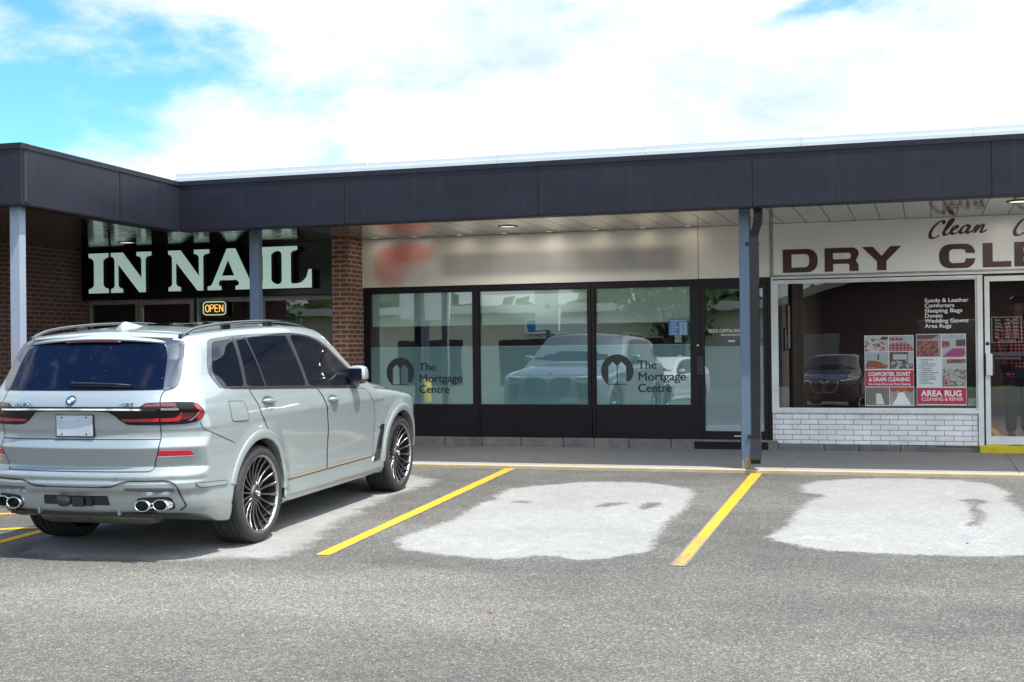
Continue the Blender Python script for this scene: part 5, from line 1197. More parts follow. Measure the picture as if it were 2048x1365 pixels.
# hours sticker, no smoking, door text
HS=empty('hours_sticker',(-3.16,YG,1.63),0,'blue and white opening hours sticker on the right office window','sticker')
mb=MB(); mb.box(-.133,.133,-.0008,.0008,-.11,.11); mb.build('sticker_sheet',M['blue_sticker'],HS)
letters('sticker_heading','BUSINESS HOURS',(-.105,-.0015,.075),.020,M['white'],HS,.0003,fit=.21)
for i,d in enumerate(('MONDAY','TUESDAY','WEDNESDAY','THURSDAY','FRIDAY','SATURDAY')):
    letters('sticker_line',d,(-.11,-.0015,.045-.027*i),.014,M['white'],HS,.0003); letters('sticker_line','9:00  5:00',(.015,-.0015,.045-.027*i),.016,M['white'],HS,.0003,fit=.095,off=.0008)
mb=MB(); mb.box(-.125,.125,-.0012,.0012,-.102,-.1); mb.build('sticker_rule',M['white'],HS)
def nosmoke(x,z,y,s,lab):
    Q=empty('no_smoking_sticker',(x,y,z),0,lab,'sticker')
    mb=MB(); mb.box(-s,s,-.0008,.0008,-s,s); mb.build('sticker_sheet',M['old_alu'],Q)
    mb=MB(); r=s*.82; mb.tube([(r*math.cos(a),-.002,r*math.sin(a)) for a in np.linspace(0,2*math.pi,25)],s*.07,6,cap=False).tube([(-r*.7,-.0022,r*.7),(r*.7,-.0022,-r*.7)],s*.06,6).box(-s*.5,s*.45,-.003,-.001,-s*.1,s*.06).tube([(s*.4,-.0022,s*.1),(s*.3,-.0022,s*.3),(s*.45,-.0022,s*.45)],s*.04,6); mb.build('prohibition_mark',M['ink'],Q)
nosmoke(-3.165,1.47,YG,.046,'grey no smoking sticker below the blue hours sticker')
nosmoke(.55,.63,YF+.010,.045,'grey no smoking sticker in the corner beside the area rug poster')
RK=empty('door_lettering',(-2.748,YF+.004,1.548),0,'two lines of white block lettering on the black glass door','lettering')
letters('word','ROCK CAPITAL INVESTMENTS',(0,0,0),.046,M['white'],RK,.0006,fit=.62,off=.0008); letters('word','BROKERAGE # 10529',(.165,0,-.044),.022,M['white'],RK,.0006,fit=.30,off=.0006)
ST=empty('door_sticker',(-2.445,YF+.004,1.437),0,'small blue and white sticker below the lettering on the black door','sticker')
mb=MB(); mb.box(-.064,.064,-.0008,.0008,-.021,.021); mb.build('sticker_sheet',M['blue_sticker'],ST); mb=MB(); mb.box(-.045,.045,-.0014,-.0009,-.012,.004); mb.build('sticker_print',M['white'],ST)
mb=MB(); mb.box(-2.55,-2.09,YF+.019,YF+.0205,1.372,1.380); 
# --- cleaner's window: list, posters, hours
YD=YF+.0105
LS=empty('window_list',(.0,YD,1.894),0,'white lettering listing suede, comforters, sleeping bags, duvets, gowns and rugs','lettering')
for i,(t,w) in enumerate((('Suede & Leather',.525),('Comforters',.355),('Sleeping Bags',.45),('Duvets',.21),('Wedding Gowns',.525),('Area Rugs',.32))): letters('word',t,(0,0,-.0648*i),.050,M['white'],LS,.0006,fit=w,off=.0006)
def photo_mat(name,cols,scale,kind='noise',seed=0):
    g=N(name); v=g.n('ShaderNodeMapping',Vector=g.coord(),Location=(seed*3.1,seed*1.7,seed)).outputs[0]
    if kind=='plaid':
        sp=g.n('ShaderNodeSeparateXYZ',i0=v); a=g.math('GREATER_THAN',g.math('FRACT',g.math('MULTIPLY',sp.outputs[0],scale)),.55); b=g.math('GREATER_THAN',g.math('FRACT',g.math('MULTIPLY',sp.outputs[2],scale*1.2)),.55); f=g.math('MULTIPLY',g.math('ADD',a,b),.5)
    elif kind=='stripe':
        sp=g.n('ShaderNodeSeparateXYZ',i0=v); f=g.math('ADD',.5,g.math('MULTIPLY',g.math('SINE',g.math('MULTIPLY',sp.outputs[0],scale*6.3)),.5))
    elif kind=='vor':
        vo=g.n('ShaderNodeTexVoronoi',Vector=v,Scale=scale); f=g.n('ShaderNodeSeparateColor',i0=vo.outputs['Color']).outputs[0]
    else: f=g.ramp(g.noise(v,scale,5,.65,.8),[(.3,0),(.7,1)])
    st=[(i/max(1,len(cols)-1),c) for i,c in enumerate(cols)]
    c=g.ramp(f,st,'CONSTANT' if kind in('vor','plaid') else 'LINEAR'); return g.done(g.bsdf(Base__Color=c,Roughness=.35))
def sheet(name,poly,mat,par,d): 
    mb=MB(); mb.prism([(a,b) for a,b in poly],-d-.0004,-d+.0004); return mb.build(name,mat,par)
def rect(x0,x1,z0,z1): return [(x0,z0),(x1,z0),(x1,z1),(x0,z1)]
P1=empty('poster',(-.744,YD,.577),0,'poster for comforter, duvet and drape cleaning, left of the pair in the shop window','poster','posters in the shop window')
W1,H1=.605,.905
sheet('poster_sheet',rect(0,W1,0,H1),M['poster_paper'],P1,.001)
pa=photo_mat('photo_floral',[(.45,.42,.40),(.30,.10,.05),(.10,.05,.05),(.50,.47,.45),(.20,.06,.05)],36,'vor',1); pb=photo_mat('photo_plaid',[(.22,.03,.05),(.35,.08,.10),(.42,.30,.32)],22,'plaid',2)
pc=photo_mat('photo_room',[(.30,.36,.38),(.42,.46,.47)],6,'noise',3); pd=photo_mat('photo_grey_bed',[(.06,.07,.08),(.35,.38,.38),(.12,.13,.14),(.42,.43,.42)],30,'vor',4); pe=photo_mat('photo_curtain',[(.12,.10,.08),(.26,.23,.18)],32,'stripe',5); pf=photo_mat('photo_drape',[(.30,.20,.22),(.42,.34,.37)],7,'noise',6); pw=photo_mat('photo_wall',[(.36,.38,.38),(.48,.49,.48)],5,'noise',7)
por=photo_mat('photo_orange',[(.07,.05,.06),(.45,.10,.02)],14,'noise',8); pk=photo_mat('photo_dark',[(.05,.03,.04),(.14,.07,.07)],20,'noise',9)
def pic(name,x0,x1,z0,z1,bg,fg_poly,fg,par,extra=()):
    o=sheet(name,rect(x0,x1,z0,z1),bg,par,.002); 
    for i,(po,mt) in enumerate([(fg_poly,fg),*extra]): q=sheet('picture_shape',[(x0+(x1-x0)*a,z0+(z1-z0)*b) for a,b in po],mt,o,.0028+.0006*i)
    return o
hx=W1/2
pic('picture',.006,hx-.005,.700,.897,pw,[(0,.0),(1,0),(1,.22),(.8,.55),(.55,.78),(.25,.82),(0,.7)],pa,P1,[([(.62,.8),(.85,.72),(.99,.8),(.99,.95),(.75,.97)],pk)])
pic('picture',hx+.005,W1-.006,.700,.897,pc,[(0,0),(1,0),(1,.2),(.85,.45),(.7,.56),(.35,.56),(0,.5)],pb,P1,[([(.0,.68),(.58,.68),(.6,.9),(.0,.92)],pb)])
pic('picture',.006,hx-.005,.475,.690,pc,[(.05,.02),(.9,.02),(.98,.18),(.6,.45),(.3,.5),(.12,.5),(.05,.3)],por,P1,[([(.0,.0),(.5,.0),(.45,.14),(.0,.2)],pb),([(.52,.55),(.6,.55),(.6,.9),(.54,.85)],pk)])
pic('picture',hx+.005,W1-.006,.475,.690,pk,[(.02,.0),(.98,.0),(.95,.3),(.75,.5),(.3,.5),(.05,.4)],pd,P1,[([(.15,.55),(.75,.55),(.75,.85),(.15,.88)],pw),([(.78,.3),(1,.3),(1,1),(.78,1)],pc)])
sheet('poster_band',rect(.004,W1-.004,.248,.458),M['poster_red'],P1,.002)
for t,z,h,w,o_ in (('COMFORTER, DUVET',.385,.048,.52,.0022),('& DRAPE CLEANING',.317,.048,.505,.0022),('Non-Toxic/Chemical Free Cleaning',.268,.027,.52,.0008)): letters('poster_line',t,((W1-w)/2,-.0032,z),h,M['white'],P1,.0004,fit=w,off=o_)
pic('picture',.006,hx-.005,.01,.238,pe,[(.45,.05),(.8,.05),(.75,.3),(.66,.66),(.45,.66)],M['poster_paper'],P1)
pic('picture',hx+.005,W1-.006,.01,.238,pf,[(.1,.02),(.9,.02),(.7,.45),(.6,.72),(.36,.72),(.28,.4)],M['white_alu'],P1,[([(0,1),(1,1),(1,.8),(.83,.74),(.66,.84),(.5,.74),(.33,.84),(.16,.74),(0,.84)],por)])
P2=empty('poster',(-.108,YD,.587),0,'area rug cleaning and repair poster, right of the pair in the shop window','poster','posters in the shop window')
sheet('poster_sheet',rect(0,.60,0,.905),M['poster_paper'],P2,.001)
pr=photo_mat('photo_rug',[(.22,.06,.06),(.34,.12,.10),(.14,.05,.05),(.30,.16,.12)],44,'vor',11); pm=photo_mat('photo_magenta_rug',[(.38,.05,.20),(.26,.04,.14)],16,'noise',12); pg=photo_mat('photo_pattern_rug',[(.34,.32,.28),(.12,.12,.11),(.42,.40,.36),(.22,.21,.18)],46,'vor',13)
pic('picture',.006,.300,.615,.897,pf,[(.0,.02),(.92,.02),(.86,.72),(.0,.72)],pr,P2,[([(0,.78),(.6,.8),(.95,1),(0,1)],pk)])
pic('picture',.312,.594,.600,.897,pc,[(.02,.05),(.9,.05),(1,.2),(.95,.4),(.45,.4)],pm,P2,[([(.0,.42),(.35,.5),(.3,.7),(.0,.72)],pr),([(.6,.5),(1,.5),(1,.78),(.6,.76)],pk)])
pic('picture',.312,.594,.235,.585,pw,[(.0,.2),(.35,.02),(1,.05),(1,.62),(.0,.68)],pg,P2,[([(.2,.85),(1,.85),(1,1),(.2,1)],pr),([(0,.02),(.35,.02),(0,.42)],pb)])
for i,t in enumerate(('Professional Rug','Washing','Door Mat Cleaning','Stain Treatment','Disinfectant &','Deodorization','Allergen & Eco Friendly','Carpet Protector','Colour Correction','Cutting & Rebinding','Re-Weave','Rug Re-Fringing')):
    letters('poster_line',t,(.062,-.0022,.572-.0272*i),.0165,M['ink'],P2,.0003,off=.0006,sx=.92)
    mb=MB(); mb.box(.036,.050,-.0026,-.0012,.570-.0272*i,.584-.0272*i); 
    if i not in(1,5): mb.build('tick_box',M['blue_sticker'],P2)
sheet('poster_band',rect(.004,.596,.014,.222),M['poster_red'],P2,.002)
letters('poster_line','AREA RUG',(.055,-.0032,.118),.070,M['white'],P2,.0004,fit=.49,off=.0035); letters('poster_line','CLEANING & REPAIR',(.055,-.0032,.058),.044,M['white'],P2,.0004,fit=.50,off=.0003)
HR=empty('hours_notice',(.795,YF-.0135,1.372),0,'white outlined opening hours lettering on the aluminium door','lettering')
mb=MB(); 
for a,b,c,d in ((0,.35,0,.005),(0,.35,.316,.321),(0,.005,.005,.316),(.345,.35,.005,.316)): mb.box(a,b,-.0006,.0006,c,d)
mb.build('notice_frame',M['old_alu'],HR)
for i,(d,a,b) in enumerate((('Mon','7:00','7:00'),('Tues','7:00','7:00'),('Wed','7:00','7:00'),('Thurs','7:00','7:00'),('Fri','7:00','7:00'),('Sat','8:00','5:00'))):
    for t,x in ((d,.04),(a,.155),(b,.245)): letters('notice_line',t,(x,0,.272-.042*i),.024,M['old_alu'],HR,.0004,off=.0004)
letters('notice_line','Closed Sunday',(.09,0,.018),.022,M['old_alu'],HR,.0004)
# --- roller blinds and things inside
for i,((a,b),w) in enumerate(zip(wx,('left','middle','right'))):
    K=empty('roller_blind',((a+b)/2,YF+.09,2.2),0,'pale green roller blind half lowered in the %s office window'%w,'blind','roller blinds in the office windows')
    mb=MB(); n=14
    for j in range(n):
        u0=-(b-a)/2+.02+(b-a-.04)*j/n; u1=-(b-a)/2+.02+(b-a-.04)*(j+1)/n; y0=.004*math.sin(j*.9); y1=.004*math.sin((j+1)*.9)
        mb.add([(u0,y0,-.49),(u1,y1,-.49),(u1,y1,0),(u0,y0,0)],[(0,1,2,3)],0,True)
    mb.build('fabric',M['blind'],K,fix=False); mb=MB(); mb.box(-(b-a)/2+.02,(b-a)/2-.02,-.008,.008,-.502,-.488,c=.003); mb.build('hem_bar',M['white_alu'],K)
def plant(x,y,z,h,n,lab,spread,mat,stalks=False):
    Q=empty('potted_plant',(x,y,z),0,lab,'plant')
    mb=MB(); mb.lathe([(0,0),(0,.10),(.22,.13),(.22,.11),(.05,.09)],20,axis='z'); mb.build('pot',M['pot'],Q)
    mb=MB()
    if stalks:
        for i in range(n):
            a=random.uniform(0,6.28); s=random.uniform(.2,1)*spread; mb.tube([(0,0,.2),(s*math.cos(a)*.4,s*math.sin(a)*.3,h*.6),(s*math.cos(a),s*math.sin(a)*.5,h*random.uniform(.85,1))],[.006,.005,.003],5)
        mb.build('stalks',M['stalk'],Q); return
    mb.tube([(0,0,.2),(.01,0,h*.6)],.012,6); mb.build('stem',M['bark'],Q); mb=MB()
    for i in range(n):
        a=random.uniform(0,6.28); L=random.uniform(.5,1)*spread; el=random.uniform(-.1,1.2); z0=h*random.uniform(.5,.62); d=Vector((math.cos(a)*math.cos(el),math.sin(a)*math.cos(el),math.sin(el))); s=Vector((-math.sin(a),math.cos(a),0))*.014
        p0=Vector((0,0,z0)); p1=p0+d*L*.5; p2=p0+d*L-Vector((0,0,.35*L*L)); mb.add([p0-s*.4,p0+s*.4,p1-s,p1+s,p2],[(0,1,3,2),(2,3,4)])
    mb.build('leaves',mat,Q)
plant(-7.25,18.4,.10,1.9,70,'spiky potted plant on a stand behind the left office window',.55,M['leaf'])
plant(-4.75,18.3,.10,1.85,80,'bushy potted plant behind the middle office window',.5,M['leaf'])
plant(-7.15,17.85,.10,1.35,7,'vase of thin dry stalks behind the left office window',.30,None,True)
plant(-11.95,18.0,.10,2.1,50,'dark leafy plant inside the nail studio window',.4,M['leaf'])
for x,y,l in ((.55,19.6,'yellowish ceiling strip light nearest the cleaner door'),(.7,21.8,'yellowish ceiling strip light further inside the cleaner')):
    Q=empty('strip_light',(x,y,2.60),0,l,'light'); mb=MB(); mb.box(-.62,.62,-.07,.07,-.03,0); mb.build('tube_cover',M['tube_yellow'],Q); mb=MB(); mb.box(-.65,.65,-.1,.1,0,.02); mb.build('fitting',M['white_alu'],Q); L=bpy.data.lights.new('tube','AREA'); L.shape='RECTANGLE'; L.size=1.2; L.size_y=.13; L.energy=28; L.color=(1,.95,.72); o=bpy.data.objects.new('tube',L); COL.objects.link(o); o.parent=Q; o.location=(0,0,-.035)
def frame(x,y,z,w,h,lab,rot=0):
    Q=empty('wall_frame',(x,y,z),rot,lab,'picture'); mb=MB(); mb.box(-w/2,w/2,-.015,.0,-h/2,h/2,c=.003); mb.build('frame_border',M['black_plastic'],Q); mb=MB(); mb.box(-w/2+.02,w/2-.02,-.018,-.0152,-h/2+.02,h/2-.02); mb.build('print',M['poster_paper'],Q)
frame(-1.795,18.05,1.62,.30,.62,'tall dark framed notice on the cleaner side wall',math.pi/2); frame(-1.795,17.62,1.45,.22,.30,'small framed notice nearest the glass on the cleaner side wall',math.pi/2)
frame(-2.4,20.0,1.62,.3,.3,'small framed print seen through the black door')
# --- person in the plaid shirt behind the aluminium door
def plaid():
    g=N('plaid_shirt'); v=g.coord(); sp=g.n('ShaderNodeSeparateXYZ',i0=v); a=g.math('GREATER_THAN',g.math('FRACT',g.math('MULTIPLY',sp.outputs[0],22)),.5); b=g.math('GREATER_THAN',g.math('FRACT',g.math('MULTIPLY',sp.outputs[2],22)),.5)
    c=g.mix(a,(.85,.75,.75),(.55,.09,.10)); c2=g.mix(a,(.55,.09,.10),(.22,.02,.03)); return g.done(g.bsdf(Base__Color=g.mix(b,c,c2),Roughness=.85))
M['plaid']=plaid()
def skin_mesh(name,verts,edges,rad,mat,par,lv=2):
    me=bpy.data.meshes.new(name); me.from_pydata(verts,edges,[]); o=bpy.data.objects.new(name,me); COL.objects.link(o)
    m=o.modifiers.new('s','SKIN'); m.use_smooth_shade=True
    for v,r in zip(me.skin_vertices[0].data,rad): v.radius=(r,r) if not hasattr(r,'__len__') else r
    me.skin_vertices[0].data[0].use_root=True
    s=o.modifiers.new('d','SUBSURF'); s.levels=lv; s.render_levels=lv
    bpy.context.view_layer.update(); m2=bpy.data.meshes.new_from_object(o.evaluated_get(bpy.context.evaluated_depsgraph_get())); bpy.data.objects.remove(o); m2.name=name; m2.materials.clear()
    for p in m2.polygons: p.use_smooth=True
    return link(m2,name,mat,par)
def person():
    Q=empty('person',(1.13,17.62,.10),R(20),'person in a red plaid shirt and blue jeans standing behind the aluminium glass door','person')
    # body: pelvis root, legs, torso, neck, head, arms bent with hands held in front
    V=[(0,0,.98),(.09,0,.93),(.10,-.01,.52),(.10,.02,.10),(.10,-.11,.05),(-.09,0,.93),(-.10,-.01,.52),(-.10,.02,.10),(-.10,-.11,.05),(0,.01,1.18),(0,.02,1.40),(0,.01,1.54),(0,-.01,1.60),(0,-.02,1.71),(0,-.02,1.79),
       (.17,.02,1.45),(.24,.03,1.20),(.17,-.17,1.07),(.09,-.24,1.08),(-.17,.02,1.45),(-.24,.03,1.20),(-.17,-.17,1.07),(-.09,-.24,1.08)]
    E=[(0,1),(1,2),(2,3),(3,4),(0,5),(5,6),(6,7),(7,8),(0,9),(9,10),(10,11),(11,12),(12,13),(13,14),(10,15),(15,16),(16,17),(17,18),(10,19),(19,20),(20,21),(21,22)]
    r=[(.14,.11),.085,.06,.045,.04,.085,.06,.045,.04,(.15,.11),(.17,.12),.06,.055,(.078,.095),(.07,.085),.065,.05,.038,.03,.065,.05,.038,.03]
    b=skin_mesh('body',V,E,r,M['skin'],Q)
    V2=[(0,0,1.0),(0,.01,1.18),(0,.02,1.40),(0,.01,1.50),(.175,.02,1.45),(.25,.03,1.20),(.18,-.16,1.075),(-.175,.02,1.45),(-.25,.03,1.20),(-.18,-.16,1.075),(0,0,.90)]
    skin_mesh('shirt',V2,[(0,1),(1,2),(2,3),(2,4),(4,5),(5,6),(2,7),(7,8),(8,9),(0,10)],[(.185,.145),(.18,.14),(.19,.14),.075,.085,.068,.052,.085,.068,.052,(.19,.15)],M['plaid'],Q)
    V3=[(0,0,.97),(.095,0,.90),(.10,-.01,.52),(.10,.02,.12),(-.095,0,.90),(-.10,-.01,.52),(-.10,.02,.12)]
    skin_mesh('jeans',V3,[(0,1),(1,2),(2,3),(0,4),(4,5),(5,6)],[(.165,.13),.105,.08,.07,.105,.08,.07],M['jeans'],Q)
    for s in (1,-1): skin_mesh('shoe',[(s*.10,.05,.05),(s*.10,-.06,.045),(s*.105,-.17,.035)],[(0,1),(1,2)],[(.045,.05),(.05,.045),(.045,.03)],M['shoe'],Q)
    blob((0,.0,1.80),(.088,.105,.075),.9,'hair',M['hair'],Q,cut=(-.2,1))
    mb=MB(); mb.tube([(0,-.105,1.735),(0,-.135,1.70),(0,-.115,1.69)],[.008,.014,.010],8)
    for s in (1,-1): mb.tube([(s*.085,.0,1.74),(s*.098,.01,1.72),(s*.085,.0,1.69)],.010,8)
    mb.build('face_relief',M['skin'],Q)
    mb=MB()
    for s in (1,-1): mb.tube([(s*.03,-.105,1.735),(s*.03,-.11,1.735)],[.010,.006],10)
    mb.tube([(-.025,-.107,1.66),(0,-.114,1.658),(.025,-.107,1.66)],.004,6); mb.build('eyes_and_mouth',M['ink'],Q)
    for s in (1,-1):   # hands: palm plus five fingers
        pv=[(s*.10,-.235,1.08),(s*.05,-.255,1.075)]; skin_mesh('hand',pv,[(0,1)],[(.034,.022),(.036,.018)],M['skin'],Q)
        mb=MB()
        for k in range(4): z=1.10-.017*k; L=(.055,.065,.06,.045)[k]; mb.tube([(s*.05,-.26,z),(s*.05-s*L*.6,-.285,z-.004),(s*.05-s*L,-.272,z-.010)],[.0085,.008,.0065],8)
        mb.tube([(s*.085,-.24,1.10),(s*.065,-.26,1.128),(s*.045,-.268,1.138)],[.010,.009,.007],8); mb.build('fingers',M['skin'],Q)
person()
# small litter on the asphalt
mb=MB(); mb.lathe([(0,0),(0,.009),(.008,.010),(.009,0)],12,axis='z'); o=mb.build('bottle_cap',M['badge_blue'],None,loc=(.287,10.33,zlot(10.33)+.002)); tag(o,'tiny blue bottle cap lying on the right dry patch','litter')
mb=MB(); mb.prism([(-.010,-.006),(.008,-.008),(.011,.004),(-.005,.007)],0,.003,axis='z'); o=mb.build('red_leaf',M['poster_red'],None,loc=(-2.50,7.34,zlot(7.34)+.003)); tag(o,'tiny red scrap lying on the foreground asphalt','litter')

Q=empty('cabinet',(.34,20.4,.10),0,'grey metal cabinet deep inside the cleaner behind the lettering','cabinet')
mb=MB(); mb.box(-.45,.45,-.3,.3,0,1.62,c=.01); mb.build('carcass',M['rim_dark'],Q); mb=MB(); mb.box(-.30,.25,-.318,-.302,1.22,1.32); mb.build('slot',M['black_plastic'],Q)
# ---------------------------------------------------------------- the far side of the lot (seen only in the glass)
def car_copy(loc,rz,sc,mat,lab):
    c=copy_tree(CAR,None,skip=('badge','badge_lettering','plate_screw','front_plate','roof_rail','fuel_flap','bumper_gap_and_shade','muffler','tow_hitch','trailer_socket'))
    c.name='parked_hatchback'; c.location=loc; c.rotation_euler=(0,0,rz); c.scale=sc; tag(c,lab,'car'); 
    def rec(o):
        for k in kids(o):
            if k.type=='MESH':
                for i,s in enumerate(k.material_slots):
                    if s.material==M['paint']: s.link='OBJECT'; s.material=mat
            rec(k)
    rec(c); return c
car_copy((-7.75,-7.3,zlot(-6)),R(14),(.92,.88,.90),M['paint_white'],'white hatchback parked across the lot facing the shops')
car_copy((-2.6,-8.3,zlot(-7)),R(4),(.94,.9,.92),M['paint_red'],'dark red hatchback parked across the lot facing the cleaner')
mb=MB(); mb.box(-60,50,-19.5,-13.7,-2.2,-.86); tag(mb.build('verge',M['grass']),kind='structure')
mb=MB(); mb.box(-140,140,-34,-19.6,-2.2,-1.0); tag(mb.build('road',M['road']),kind='structure')
BB=empty('beige_building',(-22,-44,-1),0,'long low beige building with dark garage openings across the road','building')
def bb(mb,n,m): o=mb.build(n,m,BB); o.location=(22,44,1); return o
mb=MB(); mb.box(-46,-9,-56,-44,-1.2,3.6); bb(mb,'wall',M['beige'])
mb=MB(); mb.box(-46.5,-8.5,-56.5,-43.5,3.6,4.1); bb(mb,'roof',M['white_alu'])
for x in (-40,-33,-26,-18.5): mb=MB(); mb.box(x,x+4.5,-44.0,-43.96,-1.0,1.9); bb(mb,'garage_door',M['room_dark'])
BS=empty('wall_sign',(-22,-43.9,2.7),0,'white and blue shop sign on the beige building','sign'); mb=MB(); mb.box(-2.2,2.2,-.1,0.1,-.5,.5); mb.build('sign_board',M['white'],BS); mb=MB(); mb.box(-2.0,-.6,.1,.12,-.35,.35); mb.build('sign_panel',M['badge_blue'],BS)
mb=MB(); mb.prism([(-13,-1.2),(20,-1.2),(20,2.4),(2,7.2),(-13,2.4)],-62,-46); o=mb.build('red_barn_building',M['maroon']); tag(o,'dark red gabled building across the road','building')
mb=MB(); mb.prism([(-14,2.1),(2,6.95),(21,2.1),(21,2.5),(2,7.5),(-14,2.5)],-62.5,-45.4); mb.build('roof',M['old_alu'],o); mb=MB(); mb.box(-8,-5,-46,-45.9,-1,2.0).box(6,9.5,-46,-45.9,-1,2.0); mb.build('door_panel',M['room'],o)
PS=empty('pylon_sign',(-18.4,-12,-.9),0,'grey steel pole sign with a pale board on the verge','sign'); mb=MB(); mb.tube([(0,0,0),(0,0,5.5)],.16,14); mb.build('pole',M['post_blue'],PS); mb=MB(); mb.box(-1,1,-.15,.15,3.4,5.0); mb.build('sign_board',M['white'],PS); mb=MB(); mb.lathe([(0,.22),(1.1,.22),(1.15,0)],18,axis='z'); mb.build('bollard_sleeve',M['yellow_paint'],PS)
PS2=empty('pylon_sign',(-13.6,-12.5,-.9),0,'slim pole sign with stacked pale boards on the verge','sign'); mb=MB(); mb.tube([(0,0,0),(0,0,5.2)],.10,12); mb.build('pole',M['post_blue'],PS2); mb=MB(); mb.box(-.45,.45,-.12,.12,3.9,5.2).box(-.45,.45,-.12,.12,2.9,3.75); mb.build('sign_board',M['white'],PS2)
def tree(x,y,z,h,r,lab,n=1500):
    Q=empty('leafy_tree',(x,y,z),0,lab,'tree','trees across the road'); mb=MB(); mb.tube([(0,0,0),(.1,.05,h*.3),(0,0,h*.62)],[.28,.2,.1],8)
    cl=[]
    for i in range(9): a=random.uniform(0,6.28); q=Vector((math.cos(a)*r*.55,math.sin(a)*r*.55,h*random.uniform(.45,.85))); cl.append((q,r*random.uniform(.35,.6))); mb.tube([(0,0,h*.35),q],[.09,.03],6)
    mb.build('trunk',M['bark'],Q); vs=[];fs=[]
    for i in range(n):
        q,rr=random.choice(cl); d=Vector((random.gauss(0,1),random.gauss(0,1),random.gauss(0,1))).normalized()*rr*random.uniform(.5,1.05); c=q+d; u=Vector((random.gauss(0,1),random.gauss(0,1),random.gauss(0,1))).normalized(); w=u.cross(d.normalized()+Vector((.01,0,0))); w.normalize(); s=random.uniform(.12,.26); b=len(vs); vs+=[c-u*s,c+w*s*.6,c+u*s,c-w*s*.6]; fs.append((b,b+1,b+2,b+3))
    mb=MB(); mb.add(vs,fs); mb.build('crown',M['leaf_dark'],Q,fix=False)
for x,y,h,r in ((-14.5,-41,8,3.5),(-41,-38,8,3.5),(15,-36,8,3.5),(-50,-30,9,4),(24,-36,9,4)): tree(x,y,-1,h,r,'leafy green tree across the road opposite the shops')

def wood():
    vs=[];fs=[]
    for i in range(9000):
        x=random.uniform(-170,150); hh=8+3*math.sin(x*.23)+2*math.sin(x*.71+1); c=Vector((x,-76+random.uniform(-5,5),-1.5+hh*random.random()**.8)); u=Vector((random.gauss(0,1),random.gauss(0,.4),random.gauss(0,1))).normalized(); w=u.cross(Vector((0,1,.3))).normalized(); s=random.uniform(.7,1.5); b=len(vs); vs+=[c-u*s,c+w*s*.7,c+u*s,c-w*s*.7]; fs.append((b,b+1,b+2,b+3))
    mb=MB(); mb.add(vs,fs); o=mb.build('distant_wood',M['leaf_dark'],None,fix=False); tag(o,'far belt of green trees behind the road','trees',kind='stuff')
wood()
# ---------------------------------------------------------------- sky, sun, camera
SUN_DIR=Vector((.386,-.182,.905)).normalized()
el=math.asin(SUN_DIR.z); az=math.atan2(SUN_DIR.x,SUN_DIR.y)
wld=bpy.data.worlds.new('World'); S.world=wld; wld.use_nodes=True; t=wld.node_tree; t.nodes.clear()
class W(N):
    def __init__(s): s.t=t; s.out=t.nodes.new('ShaderNodeOutputWorld')
g=W(); sky=t.nodes.new('ShaderNodeTexSky'); sky.sky_type='NISHITA'; sky.sun_disc=False; sky.sun_elevation=el; sky.sun_rotation=az; sky.air_density=1.0; sky.dust_density=.4; sky.ozone_density=1.5
v=g.coord('Generated'); sp=g.n('ShaderNodeSeparateXYZ',i0=v); x,y,z=sp.outputs
zz=g.math('ADD',g.math('MAXIMUM',z,0.0),.10)
pv=g.n('ShaderNodeCombineXYZ',X=g.math('DIVIDE',x,zz),Y=g.math('DIVIDE',y,zz),Z=0.0).outputs[0]
dv=g.n('ShaderNodeMapping',Vector=v,Location=(CLX,CLY,0),Scale=(1,1,2.1)).outputs[0]
n1=g.noise(dv,4.6,9,.60,.25)
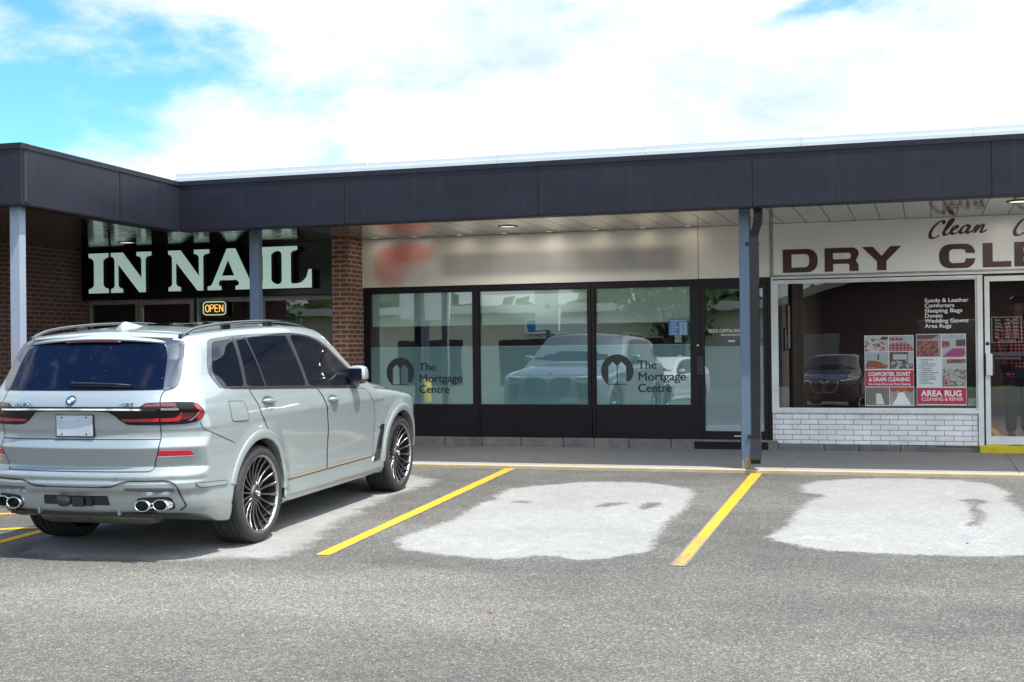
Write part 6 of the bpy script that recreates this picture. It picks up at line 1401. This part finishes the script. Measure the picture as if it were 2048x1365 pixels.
# more cloud towards the right and overhead, the blue break to the left
def lobe(d,a,b,va,vb):
    br=g.n('ShaderNodeVectorMath',_operation='DOT_PRODUCT',i0=v,i1=Vector(d).normalized()).outputs['Value']
    return g.n('ShaderNodeMapRange',_interpolation_type='SMOOTHSTEP',Value=br,i1=a,i2=b,i3=va,i4=vb).outputs[0]
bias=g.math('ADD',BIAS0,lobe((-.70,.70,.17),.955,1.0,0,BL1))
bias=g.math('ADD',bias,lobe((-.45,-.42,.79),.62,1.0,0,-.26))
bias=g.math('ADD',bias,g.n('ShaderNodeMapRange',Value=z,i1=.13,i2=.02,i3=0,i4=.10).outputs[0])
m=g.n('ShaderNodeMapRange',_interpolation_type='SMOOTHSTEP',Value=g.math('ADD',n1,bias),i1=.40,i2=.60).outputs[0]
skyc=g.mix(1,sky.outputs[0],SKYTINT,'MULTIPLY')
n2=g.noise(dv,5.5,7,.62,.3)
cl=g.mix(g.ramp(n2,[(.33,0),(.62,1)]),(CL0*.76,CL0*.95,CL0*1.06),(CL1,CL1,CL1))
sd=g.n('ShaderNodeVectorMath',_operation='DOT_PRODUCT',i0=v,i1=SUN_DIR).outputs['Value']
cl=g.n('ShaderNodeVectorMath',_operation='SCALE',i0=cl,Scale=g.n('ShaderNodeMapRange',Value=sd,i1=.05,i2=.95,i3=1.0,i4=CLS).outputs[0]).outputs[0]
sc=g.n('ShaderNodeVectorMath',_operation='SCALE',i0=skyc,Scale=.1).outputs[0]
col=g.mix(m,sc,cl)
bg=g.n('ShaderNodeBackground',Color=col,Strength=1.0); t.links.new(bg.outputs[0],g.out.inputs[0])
ld=bpy.data.lights.new('sun','SUN'); ld.energy=SUN_E; ld.angle=R(.5); ld.color=(1,.955,.88); lo=bpy.data.objects.new('sun',ld); COL.objects.link(lo); lo.rotation_euler=SUN_DIR.to_track_quat('Z','Y').to_euler(); lo.location=(6,-4,14)
cam=bpy.data.cameras.new('camera'); cam.sensor_width=36; cam.lens=36*2580/2048; cam.clip_end=2000; cam.clip_start=.05
co=bpy.data.objects.new('camera',cam); COL.objects.link(co)
co.matrix_world=Matrix(((.9523176,.0121057,.3048682,0),(.3049092,-.0016611,-.95238,0),(-.0110228,.9999253,-.0052731,1.375),(0,0,0,1)))
S.camera=co
S.view_settings.view_transform='Standard'; S.view_settings.look='None'; S.view_settings.exposure=EXPO; S.view_settings.gamma=1
S.render.engine='CYCLES'; S.cycles.max_bounces=8; S.cycles.glossy_bounces=4; S.cycles.transparent_max_bounces=12; S.cycles.caustics_reflective=False; S.cycles.caustics_refractive=False
S.cycles.use_denoising=True
S.render.resolution_x=1024; S.render.resolution_y=682
